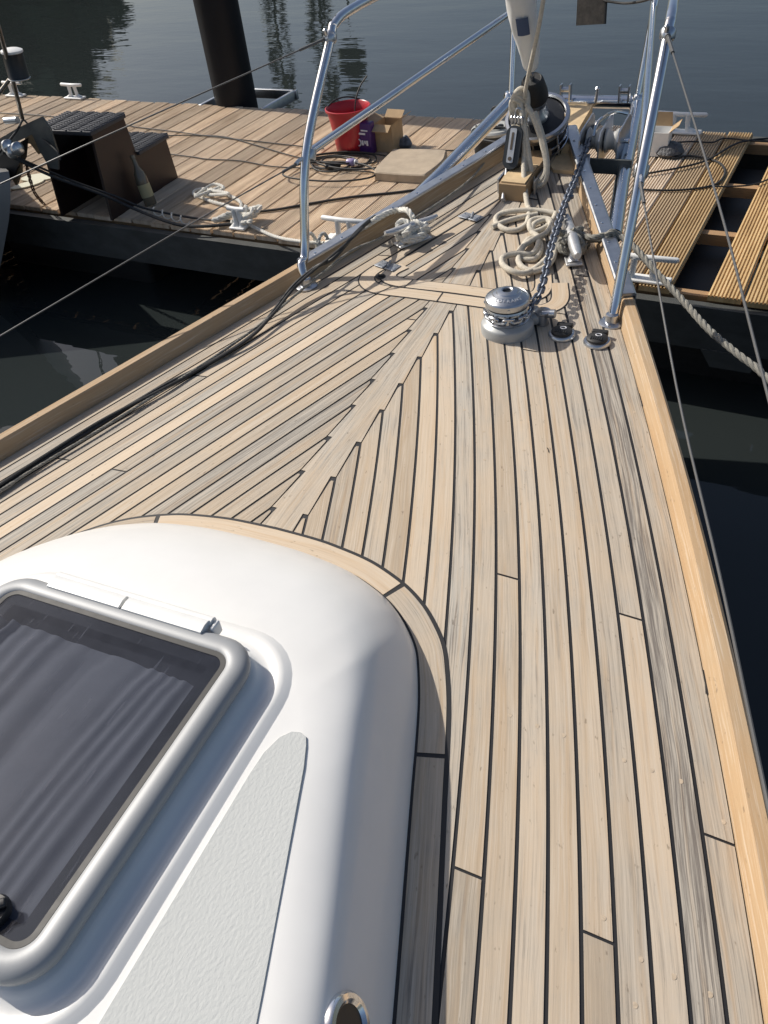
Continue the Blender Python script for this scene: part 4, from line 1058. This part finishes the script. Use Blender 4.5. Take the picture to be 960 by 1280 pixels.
for i in range(46):
    g = random.uniform(0, 1); j = random.uniform(-.008, .008)
    near = i < 6
    ridged_board(-(i+1)*BP+.006, BP-.0135, (random.random(), (.1 if near and i < 1 else .40 if near else random.uniform(.0, .4)), random.random()), v0=j, v1=PWID+random.uniform(-.01, .01), dzb=random.uniform(-.0015, .0015), ngr=9 if near else 11, bm_=boardg if i in (0, 1) else None)
ridged_board(BP+.006, BP-.012, (.2, .05, .8), v0=-.01, v1=1.75, dzb=.0, bm_=boardg)
ridged_board(2*BP+.008, BP-.012, (.6, .0, .35), v0=-.02, v1=1.75, bm_=boardg)
ridged_board(3*BP+.008, BP-.012, (.8, .1, .5), v0=-.02, bm_=boardg); ridged_board(4*BP+.008, BP-.012, (.9, .2, .5), v0=-.02, bm_=boardg)
for v in (.03, .66, 1.27, 1.93):
    mb = MB(); mb.box(pon_pt(-2.9, v+.02, ZP-.056), (7.9, .05, .055), rot=math.atan2(PU.y, PU.x)); mb.build('joist', joist, pon)
for v in (-.035, PWID+.03):
    mb = MB(); mb.box(pon_pt(-2.9, v, ZP-.135), (8.0, .05, .20), rot=math.atan2(PU.y, PU.x)); mb.build('fascia_beam', beamm, pon)
for u in (-6.2, -3.9, -1.6, .45):
    mb = MB(); mb.box(pon_pt(u, PWID/2, .13), (1.3 if u < 0 else 1.7, PWID-.3, .46), rot=math.atan2(PU.y, PU.x), bev=.04); mb.build('float', rubber, pon)
mb = MB(); mb.prism([pon_pt(.17, -.07, ZP-.23), pon_pt(.42, -.07, ZP-.23), pon_pt(.39, -.07, ZP-.31), pon_pt(.22, -.07, ZP-.31)], PV*.06); mb.build('bracket', beamm, pon)
# pile and its guide
pc_ = (at(262, 131, ZP)+at(303, 132, ZP))/2; pcx = Vector((pc_.x+.02, pc_.y+.12, 0))
mb = MB(); mb.lathe((pcx.x, pcx.y, -2), [(.163, 0), (.163, 3.2), (.162, 4), (.160, 7), (.12, 7.05), (0, 7.2)], 40); tag(mb.build('mooring_pile', pilem), 'black tubular pile rising from the water behind the pontoon', 'pile')
mb = MB()
gz = ZP-.03
for a, b in (((-.24, -.13), (-.24, .30)), ((.36, -.13), (.36, .30)), ((-.24, .30), (.36, .30))):
    A = pcx+PU*a[0]+PV*a[1]; B = pcx+PU*b[0]+PV*b[1]; c_ = (A+B)/2; ln = (B-A).length+.05
    mb.box((c_.x, c_.y, gz), (ln, .03, .07), rot=math.atan2((B-A).y, (B-A).x), bev=.004)
mb.build('pile_guide', alu, pon)
# pontoon cleats
def pcleat(c, ang, L_, label):
    o = empty('pontoon_cleat', c, label, 'cleat', 'white cleats bolted along the pontoon edges'); d_ = Vector((math.cos(ang), math.sin(ang), 0)); z = Vector((0, 0, 1)); e_ = Vector((-d_.y, d_.x, 0)); h = .105
    mb = MB(); mb.tube([c-d_*L_/2+z*(h+.006), c-d_*L_*.47+z*(h+.004), c+z*h, c+d_*L_*.47+z*(h+.004), c+d_*L_/2+z*(h+.006)], [.007, .013, .014, .013, .007], 12); mb.build('horn', whitep, o)
    mb = MB()
    for s_ in (-1, 1): mb.tube([c+d_*s_*L_*.22+z*.005, c+d_*s_*L_*.15+z*.03, c+d_*s_*L_*.13+z*h], [.03, .014, .016], 12)
    mb.build('post', whitep, o); mb = MB(); mb.box(c+z*.007, (L_*.85, .07, .014), rot=ang, bev=.006); mb.build('base', whitep, o); return o
ua = math.atan2(PU.y, PU.x)
pcleat(at(94, 123, ZP+.002), ua, .24, 'white cleat at the far pontoon edge, clear of the black lantern')
pcleat(at(20, 120, ZP+.002), ua, .24, 'white cleat at the far pontoon edge, right below the black lantern')
pcleat(at(849, 166, ZP+.002), ua, .30, 'white cleat at the far pontoon edge right of the bow rails')
pcleat(at(802, 350, ZP+.002), ua, .30, 'white cleat at the near pontoon edge behind the starboard rail leg')
pcleat(at(432, 300, ZP+.002), ua, .26, 'white cleat at the near pontoon edge with the pale mooring line wound by it')
pcleat(at(300, 285, ZP+.002), ua, .12, 'white cleat buried under the tangled pale rope on the near edge')

# ------------------------------------------------------------------ things on the pontoon
# bucket
bp_ = at(441, 187, ZP); bkt = empty('bucket', bp_, 'red plastic bucket standing on the far side of the pontoon', 'bucket')
mb = MB(); mb.lathe(bp_, [(.098, 0), (.102, .004), (.112, .1), (.125, .2), (.133, .248), (.144, .250), (.146, .263), (.139, .266), (.132, .260), (.122, .2), (.108, .08), (.098, .012), (.0, .010)], 44); mb.build('body', redp, bkt)
mb = MB(); mb.tube(spl([bp_+Vector((-.145, -.03, .255)), bp_+Vector((-.12, .06, .28)), bp_+Vector((-.06, .12, .285)), bp_+Vector((.02, .146, .266))], 8), .005, 8); mb.build('handle', rubber, bkt)
mb = MB(); mb.tube(spl([bp_+Vector((.04, -.06, .02)), bp_+Vector((.05, .01, .27)), bp_+Vector((.07, .06, .36)), bp_+Vector((.115, .09, .42))], 8), .0045, 8)
tag(mb.build('cable_end', rubber), 'thin black cable end sticking up out of the red bucket', 'cable')
# packet in front of it
pk = at(458, 189, ZP); pkt = empty('packet', pk, 'dark purple printed packet standing between the red bucket and the cardboard box', 'packet')
mb = MB(); pkz = Matrix.Rotation(-.15, 3, 'Z'); mb.box(pk+Vector((.01, -.02, .095)), (.13, .06, .19), rot=-.15, bev=.008); mb.build('pouch', purple, pkt)
mb = MB(); fc = pk+Vector((.008, -.053, .07)); ex = Vector((math.cos(-.15), math.sin(-.15), 0))
mb.tube([fc+ex*(-.03+.017*math.cos(a))+Vector((0, -.001, .02*math.sin(a))) for a in np.linspace(0, 6.28, 17)[:-1]], .004, 6, closed=True)
for a, b, c_, d_ in ((.0, .0, .012, .03), (.018, .004, .01, .02), (.034, .0, .012, .03), (-.01, .055, .07, .012), (.02, .075, .05, .008)): mb.box(fc+ex*a+Vector((0, 0, b)), (c_, .003, d_), rot=-.15)
mb.build('printed_marks', whitem, pkt)
# cardboard box, open
bx = at(487, 190, ZP); cb = empty('cardboard_box', bx, 'small open cardboard box beside the red bucket', 'box')
mb = MB(); A0 = bx; bw, bd, bh = .125, .14, .165; th = .004; rz = Matrix.Rotation(-.1, 3, 'Z'); cc = A0+rz@Vector((-.03, .06, 0))
for (x, y, sx, sy) in ((-bw/2, 0, th, bd), (bw/2, 0, th, bd), (0, -bd/2, bw, th), (0, bd/2, bw, th)): mb.box(cc+rz@Vector((x, y, bh/2)), (sx, sy, bh), rot=-.1)
mb.box(cc+Vector((0, 0, .005)), (bw, bd, th), rot=-.1); mb.build('carton', cardb, cb)
for (ex_, ey_, l_, tilt) in ((-1, 0, .075, -.5), (1, 0, .075, -.35), (0, -1, .06, -1.0), (0, 1, .06, .9)):
    mb = MB()
    if ex_:
        a = cc+rz@Vector((ex_*bw/2, -bd/2, bh)); b = cc+rz@Vector((ex_*bw/2, bd/2, bh)); o_ = rz@Vector((ex_*l_*math.cos(tilt), 0, l_*(.6 if ex_ > 0 else .3)))
    else:
        a = cc+rz@Vector((-bw/2, ey_*bd/2, bh)); b = cc+rz@Vector((bw/2, ey_*bd/2, bh)); o_ = rz@Vector((0, ey_*l_*.75, l_*(-.5 if ey_ < 0 else .6)))
    mb.add([a, b, b+o_, a+o_, a+Vector((0, 0, .003)), b+Vector((0, 0, .003)), b+o_+Vector((0, 0, .003)), a+o_+Vector((0, 0, .003))], [(0, 1, 2, 3), (4, 7, 6, 5), (0, 4, 5, 1), (1, 5, 6, 2), (2, 6, 7, 3), (3, 7, 4, 0)]); mb.build('flap', cardb, cb)
mb = MB()
for k in range(5): mb.lathe(at(500+k*2.5, 184-(k % 2)*3, ZP), [(.02, 0), (.03, .02), (.018, .05), (.006, .06)], 9)
tag(mb.build('crumpled_bag', mat('grey_bag', (.13, .14, .16), .6, noise=(40, .4))), 'crumpled dark grey bag behind the cardboard box', 'bag')
# beige mat
cor = [(468, 213), (489, 190), (497, 187), (553, 188), (557, 192), (553, 202), (533, 218), (526, 220), (478, 217)]
top = [at(x, y, ZP+.045) for x, y in cor]; top = [p for p in resample(spl(top, 6, closed=True), .02)][:-1]
mb = MB(); n = len(top); ce = sum(top, Vector())/n
vs = [p for p in top]+[p.lerp(ce, .03)+Vector((0, 0, .006)) for p in top]+[p-Vector((0, 0, .042)) for p in top]
mb.add(vs, [tuple(range(n, 2*n))]+[(i, (i+1) % n, n+(i+1) % n, n+i) for i in range(n)]+[(i, 2*n+i, 2*n+(i+1) % n, (i+1) % n) for i in range(n)]+[tuple(range(3*n-1, 2*n-1, -1))])
tag(mb.build('kneeling_pad', matm), 'flat beige pad with rounded corners lying on the pontoon boards', 'pad')
# cable reel on a tube stand
rl = at(622, 200, ZP); reel = empty('cable_reel', rl, 'grey cable reel on a black tube stand with a black plug on top', 'cable reel')
mb = MB(); zt = .17
a1, a2, a3, a4 = at(581, 200, ZP+.012), at(584, 172, ZP+.20), at(615, 176, ZP+.20), at(640, 180, ZP+.20)
mb.tube(spl([at(604, 204, ZP+.012), at(585, 203, ZP+.012), at(580, 199, ZP+.02), at(580, 180, ZP+.19), at(584, 174, ZP+.205), at(600, 175, ZP+.205), at(640, 181, ZP+.205)], 6), .008, 10)
mb.tube(spl([at(590, 170, ZP+.2), at(592, 162, ZP+.21), at(612, 158, ZP+.21), at(632, 160, ZP+.21)], 6), .007, 8); mb.build('stand', blackp, reel)
cR = at(609, 205, ZP); mb = MB(); cR = at(612, 201, ZP+.0)
mb.lathe(cR, [(.12, 0), (.123, .008), (.118, .018), (.06, .022), (.055, .03), (.065, .14), (.075, .165)], 36); mb.build('lower_flange', mat('reel_grey', (.46, .46, .43), .5, noise=(20, .1)), reel)
mb = MB(); mb.lathe(cR+Vector((.02, 0, .165)), [(.075, 0), (.12, .005), (.125, .02), (.115, .03), (.0, .033)], 36); mb.build('upper_flange', bpy.data.materials['reel_grey'], reel)
mb = MB(); mb.lathe(cR+Vector((0, 0, .03)), [(.085, 0), (.09, .05), (.088, .13)], 30); mb.build('cable_drum', rubber, reel)
mb = MB(); pk2 = cR+Vector((.02, -.02, .198)); mb.lathe(pk2, [(.024, 0), (.022, .02), (.013, .03), (.011, .07), (.007, .075)], 14); mb.tube(spl([pk2+Vector((0, 0, .07)), pk2+Vector((.015, 0, .11)), pk2+Vector((.07, 0, .11)), pk2+Vector((.12, -.02, .04)), pk2+Vector((.15, -.03, -.05))], 6), .006, 8)
mb.tube(spl([pk2+Vector((-.1, .02, .0)), pk2+Vector((-.07, -.03, .01)), pk2+Vector((0, -.05, .01)), pk2+Vector((.07, -.03, .01))], 6), .006, 8); mb.lathe(pk2+Vector((.055, .01, 0)), [(.018, 0), (.018, .012), (.014, .016)], 12); mb.build('plug', rubber, reel)

# boarding steps
sx0, sx1, sy0, sy1, sy2 = -3.13, -2.73, 3.70, 4.02, 4.34
steps = empty('boarding_steps', (sx0, sy0, ZP), 'dark brown two tread boarding steps with black ribbed mats at the pontoon edge', 'steps')
H1, H2 = .47, .25
for x in (sx0, sx1-.018):
    mb = MB(); mb.prism([(x, sy0-.02, ZP), (x, sy0+.03, ZP+H1), (x, sy1, ZP+H1), (x, sy1+.02, ZP+H2), (x, sy2, ZP+H2), (x, sy2+.02, ZP)], (.018, 0, 0)); mb.build('side_panel', darkbrown, steps, angle=20)
mb = MB(); mb.box(((sx0+sx1)/2, sy1+.01, ZP+.2), (sx1-sx0-.04, .016, .40)); mb.build('riser', darkbrown, steps)
def ribmat(x0, x1, y0, y1, z):
    mb = MB(); mb.box(((x0+x1)/2, (y0+y1)/2, z+.012), (x1-x0, y1-y0, .024), bev=.004)
    nx_, ny_ = 8, 14
    for i in range(nx_):
        for j in range(ny_):
            xx = lerp(x0, x1, (i+.5)/nx_); yy = lerp(y0, y1, (j+.5)/ny_)
            mb.box((xx, yy+(.006 if i % 2 else 0), z+.026), ((x1-x0)/nx_*.8, .009, .006), rot=.35 if i % 2 else -.35)
    mb.build('tread_mat', matblack, steps)
ribmat(sx0-.02, sx1+.02, sy0, sy1, ZP+H1); ribmat(sx0-.02, sx1+.02, sy1+.022, sy2+.01, ZP+H2)
# bottle
bo = at(189, 256, ZP); bot = empty('bottle', bo, 'glass bottle with a pale label leaning by the boarding steps', 'bottle'); lean = Vector((-.18, .06, 1)).normalized()
mb = MB(); mb.lathe(bo, [(.034, 0), (.037, .006), (.037, .15), (.03, .19), (.014, .225), (.0125, .27), (.016, .272), (.015, .29)], 22, lean); mb.build('glass', glassb, bot)
mb = MB(); mb.lathe(bo+lean*.05, [(.0376, 0), (.0378, .075)], 22, lean, cap=False); mb.build('paper_label', mat('label_buff', (.42, .38, .22), .7), bot)
# black cables lying about
def cable(pts, r, label, name='cable', h=.008, material=None, cat='cable', group=None, closed=False):
    mb = MB()
    for pl_ in (pts if isinstance(pts[0], list) else [pts]): mb.tube(spl([at(x, y, ZP+h) for x, y in pl_], 7), r, 8)
    return tag(mb.build(name, material or rubber), label, cat, group)
cable([(-20, 140), (60, 145), (151, 155), (172, 159), (215, 164), (260, 170), (315, 176), (377, 183), (405, 186)], .0042, 'thin dark cable, topmost of the three crossing the left pontoon boards')
cable([(150, 172), (202, 170), (240, 169), (280, 171), (315, 180), (355, 192), (380, 198), (400, 200)], .0042, 'thin dark cable dipping in the middle of the three on the left boards')
cable([(199, 191), (240, 196), (260, 199), (300, 201), (340, 208), (380, 210), (440, 213), (500, 219), (572, 221)], .0042, 'thin dark cable, lowest of the three, passing under the beige pad')
cable([(308, 266), (345, 262), (385, 255), (442, 246), (500, 240), (560, 231), (600, 222)], .0075, 'thick black cable from the rope tangle towards the cable reel')
mb = MB()
for k, (cx, cy, rx, ry) in enumerate(((425, 202, .20, .13), (430, 198, .24, .10), (415, 205, .14, .12), (440, 200, .28, .14), (410, 214, .30, .17), (422, 200, .11, .07))):
    p = at(cx, cy, ZP+.008+.006*k); mb.tube(ring(p.x, p.y, p.z, rx, ry, a0=k, turns=1.0, n=40, wob=.09, seed=k), .0055, 7)
tag(mb.build('coiled_cable', rubber), 'untidy coil of black cable in front of the red bucket', 'cable')
mb = MB(); p = at(439, 203, ZP+.03); mb.lathe(p-Vector((.03, 0, 0)), [(.010, 0), (.022, .01), (.024, .05), (.018, .06)], 14, Vector((1, -.2, .1))); cn = tag(mb.build('cable_connector', mat('violet_plastic', (.30, .24, .42), .3)), 'violet and white cable connector lying in the black coil', 'connector')
mb = MB(); mb.lathe(p+Vector((.032, -.006, .003)), [(.019, 0), (.019, .01)], 14, Vector((1, -.2, .1))); mb.build('white_ring', whitem, cn)
mb = MB(); p = at(416, 207, ZP+.02); mb.box(p, (.10, .045, .03), rot=.5, bev=.01); tag(mb.build('plug', blackp), 'black plug lying at the left side of the cable coil', 'plug')
cable([(590, 188), (560, 188), (520, 187), (480, 186), (430, 184)], .004, 'thin dark cable leading from the reel behind the beige pad')
cable([(577, 199), (560, 198), (530, 197)], .004, 'short dark cable between the reel stand and the beige pad')
cable([[(795, 236), (803, 237), (835, 238), (868, 236), (895, 230), (906, 217), (902, 206), (890, 200), (863, 195), (840, 198)]], .0060, 'black cable bent into a loop on the right pontoon boards', h=.008)
cable([(796, 219), (820, 215), (852, 209), (884, 200), (917, 181), (940, 175), (975, 172)], .0060, 'black cable rising to the far right corner of the pontoon', h=.014)
cable([(822, 180), (863, 177), (890, 178), (906, 173), (940, 176), (975, 178)], .0050, 'thin black cable along the far right pontoon edge by the cleat', h=.011)
cable([(890, 233), (915, 233), (944, 230), (975, 218)], .0045, 'thin black cable spanning the gap of the missing board', h=.012)
# carton and bag right of the bow
p = at(820, 194, ZP); ct = empty('carton', p, 'small open carton with white side behind the starboard rail leg', 'box')
mb = MB(); mb.box(p+Vector((0, .04, .07)), (.10, .10, .004), rot=.2)
for (x, y, sx, sy) in ((-.06, 0, .004, .12), (.06, 0, .004, .12), (0, -.06, .12, .004), (0, .06, .12, .004)): mb.box(p+Vector((x, y+.04, .065)), (sx, sy, .13), rot=0)
mb.build('body', whitep, ct); mb = MB(); mb.prism([p+Vector((.062, -.02, .13)), p+Vector((.062, .10, .13)), p+Vector((.11, .10, .17)), p+Vector((.11, -.02, .17))], (0, 0, .004)); mb.prism([p+Vector((-.06, .1, .13)), p+Vector((.06, .1, .13)), p+Vector((.05, .12, .20)), p+Vector((-.05, .12, .20))], (0, .004, 0)); mb.build('flap', cardb, ct)
mb = MB(); rr2 = random.Random(3); pts = []
base = at(836, 193, ZP)
mb.lathe(base, [(.07, 0), (.085, .02), (.07, .05), (.04, .065), (.0, .06)], 9); tag(mb.build('small_bag', mat('bag_dark', (.09, .09, .095), .55, noise=(50, .5), bump=(40, 1, .02))), 'crumpled dark bag lying against the white carton', 'bag')

# board hanging ahead of the bow
pb_ = [aty(722, -8, 3.95), aty(757, -8, 3.95), aty(755, 30, 3.93), aty(720, 32, 3.93)]
hbd = empty('hanging_board', pb_[2], 'weathered brown and grey board hanging at the top edge beyond the bow', 'board')
mb = MB(); mb.prism([pb_[0]+Vector((0, 0, .03)), pb_[1]+Vector((0, 0, .03)), pb_[2], pb_[3]], (0, .03, 0)); mb.build('panel', gwood, hbd)
mb = MB(); mb.tube([pb_[1]+Vector((.003, 0, .03)), pb_[2]+Vector((.003, 0, 0))], .006, 8); mb.build('edge_trim', rubber, hbd)
mb = MB(); mb.tube(spl([aty(755, 1, 3.94), aty(780, 4, 3.9), aty(800, 2, 3.8), aty(814, -2, 3.72)], 6), .005, 8); tag(mb.build('black_lanyard', rubber), 'thin black line tying the hanging board to the bow rail', 'line')

# ------------------------------------------------------------------ neighbouring boat (left)
nb = empty('neighbouring_boat', at(10, 240, .9), 'bow of a grey neighbouring boat with anchor fittings at the left edge', 'boat')
def nbp(px, py, y): return aty(px, py, y)
mb = MB()   # grey topside wedge, its stem towards us
A_ = [nbp(11, 214, 3.45), nbp(13, 226, 3.43), nbp(13, 254, 3.40), nbp(11, 276, 3.38), nbp(3, 320, 3.36), nbp(-8, 372, 3.36)]
Bk = [p+Vector((-1.8, -.9, -.02)) for p in A_]; Bk2 = [p+Vector((-1.5, 1.0, -.1)) for p in A_]
n = len(A_)
mb.add(A_+Bk, [(i, i+1, n+i+1, n+i) for i in range(n-1)]); mb.add(A_+Bk2, [(i, i+1, n+i+1, n+i) for i in range(n-1)]); mb.add([A_[0], Bk[0], Bk2[0]], [(0, 1, 2)]); mb.build('hull', hullgrey, nb)
mb = MB()
def plate(pxs, y, th=.012):
    P = [nbp(x, yy, y) for x, yy in pxs]; mb.prism(P, (.0, th, 0))
plate([(-5, 176), (22, 160), (52, 146), (62, 160), (72, 190), (73, 212), (62, 210), (50, 190), (40, 168), (20, 178), (4, 192), (-5, 200)], 3.55)
mb.build('bow_plate', greym, nb)
mb = MB(); mb.prism([nbp(x, y, 3.50) for x, y in ((-6, 200), (12, 186), (28, 176), (26, 200), (16, 222), (-6, 240))], (0, .05, 0)); mb.build('dark_cheek', rubber, nb)
for px, py in ((8, 183), (14, 190), (20, 186)):
    mb = MB(); mb.lathe(nbp(px, py, 3.42), [(.02, 0), (.035, .01), (.035, .03), (.02, .04)], 14, Vector((1, -.3, .2))); mb.build('roller', chrome, nb)
mb = MB(); mb.tube([nbp(7, 151, 3.52), nbp(22, 150, 3.52)], .018, 12); mb.build('pin', chrome, nb)
mb = MB(); mb.tube([nbp(-6, 20, 3.3), nbp(6, 62, 3.42), nbp(16, 100, 3.50), nbp(28, 148, 3.60)], .011, 12); mb.tube([nbp(13, 98, 3.5), nbp(0, 115, 3.45), nbp(-12, 128, 3.4)], .010, 10); mb.build('rail_tube', mat('brownish_steel', (.22, .20, .17), .35, .7), nb)
mb = MB(); q0 = nbp(29, 148, 3.6)
mb.tube(spl([nbp(28, 150, 3.58), nbp(20, 165, 3.5), nbp(6, 182, 3.44), nbp(-8, 200, 3.4)], 6), .006, 8); mb.tube(spl([nbp(30, 150, 3.6), nbp(50, 170, 3.56), nbp(70, 188, 3.52), nbp(76, 200, 3.5)], 6), .005, 8); mb.build('cable', rubber, nb)
# lantern on the rail
lc = nbp(24, 97, 3.48); ln = empty('lantern', lc, 'black lantern with a white cap clamped on the boat rail at upper left', 'lantern')
ax = Vector((.08, .03, 1)).normalized(); mb = MB(); mb.lathe(lc, [(.052, 0), (.055, .004), (.052, .008), (.051, .115)], 28, ax); mb.build('body', blackp, ln)
mb = MB(); mb.lathe(lc+ax*.115, [(.051, 0), (.055, .003), (.054, .012), (.04, .018), (.0, .020)], 28, ax); mb.build('cap', whitep, ln)
mb = MB(); mb.lathe(lc-ax*.014, [(.012, 0), (.050, .006), (.056, .012), (.052, .014)], 24, ax); mb.tube([lc-ax*.03, lc], .008, 8); mb.build('foot', whitep, ln)
# brown anchor blade, chain and pale shapes under the bow
mb = MB(); mb.prism([nbp(x, y, 3.60) for x, y in ((33, 165), (46, 163), (53, 180), (54, 190), (48, 193), (38, 180), (30, 178))], (0, .02, 0)); mb.prism([nbp(x, y, 3.52) for x, y in ((10, 208), (24, 198), (26, 215), (20, 232), (14, 222))], (0, .02, 0)); mb.build('anchor_blade', mat('rusty_cream', (.27, .20, .12), .7, noise=(12, .5)), nb)
mb = MB(); chain_into(mb, spl([nbp(33, 205, 3.62), nbp(38, 226, 3.68), nbp(44, 242, 3.72), at(55, 255, ZP+.01)], 8), pitch=.028, wr=.0035, w=.012, hl=.021); tag(mb.build('rusty_chain', mat('rusty_chain', (.09, .05, .03), .7, .4)), 'thin rusty chain dangling from the neighbouring bow onto the boards', 'chain')
mb = MB()
for c_, rx, ry, a in ((at(49, 221, ZP+.01), .13, .07, .3), (at(34, 230, ZP+.012), .11, .05, .9)):
    mb.poly([c_+Vector((rx*math.cos(t_)*math.cos(a)-ry*math.sin(t_)*math.sin(a), rx*math.cos(t_)*math.sin(a)+ry*math.sin(t_)*math.cos(a), 0)) for t_ in np.linspace(0, 6.28, 22)[:-1]], th=.008)
tag(mb.build('pale_cloths', mat('pale_cloth', (.62, .60, .47), .8)), 'two pale leaf shaped scraps lying under the neighbouring bow', 'cloth')
# black mooring lines of that boat
mb = MB(); q = [nbp(4, 188, 3.42), nbp(40, 205, 3.50), nbp(93, 227, 3.60), nbp(143, 245, 3.66), nbp(180, 260, 3.72), at(227, 270, ZP+.02), at(263, 275, ZP+.02), at(290, 276, ZP+.02)]; mb.tube(spl(q, 8), .0065, 8)
q = [nbp(4, 190, 3.42), nbp(60, 218, 3.52), nbp(127, 243, 3.62), nbp(170, 262, 3.68), at(215, 279, ZP+.03), at(247, 283, ZP+.02), at(293, 280, ZP+.02)]; mb.tube(spl(q, 8), .009, 8)
tag(mb.build('black_mooring_line', rubber), 'pair of black lines from the neighbouring bow to the rope tangle', 'rope')
mb = MB()
cc = [at(190+k*1.35, 263+k*.42, ZP+.03)+Vector((0, .022*math.cos(k*.75), .02*math.sin(k*.75))) for k in range(34)]
mb.tube(cc, .004, 6); tag(mb.build('white_lashing', ropep), 'thin white lashing spiralled round the black lines near the pontoon edge', 'rope')

# render settings that do not matter to the scene
scn.cycles.max_bounces = 8; scn.cycles.transparent_max_bounces = 8
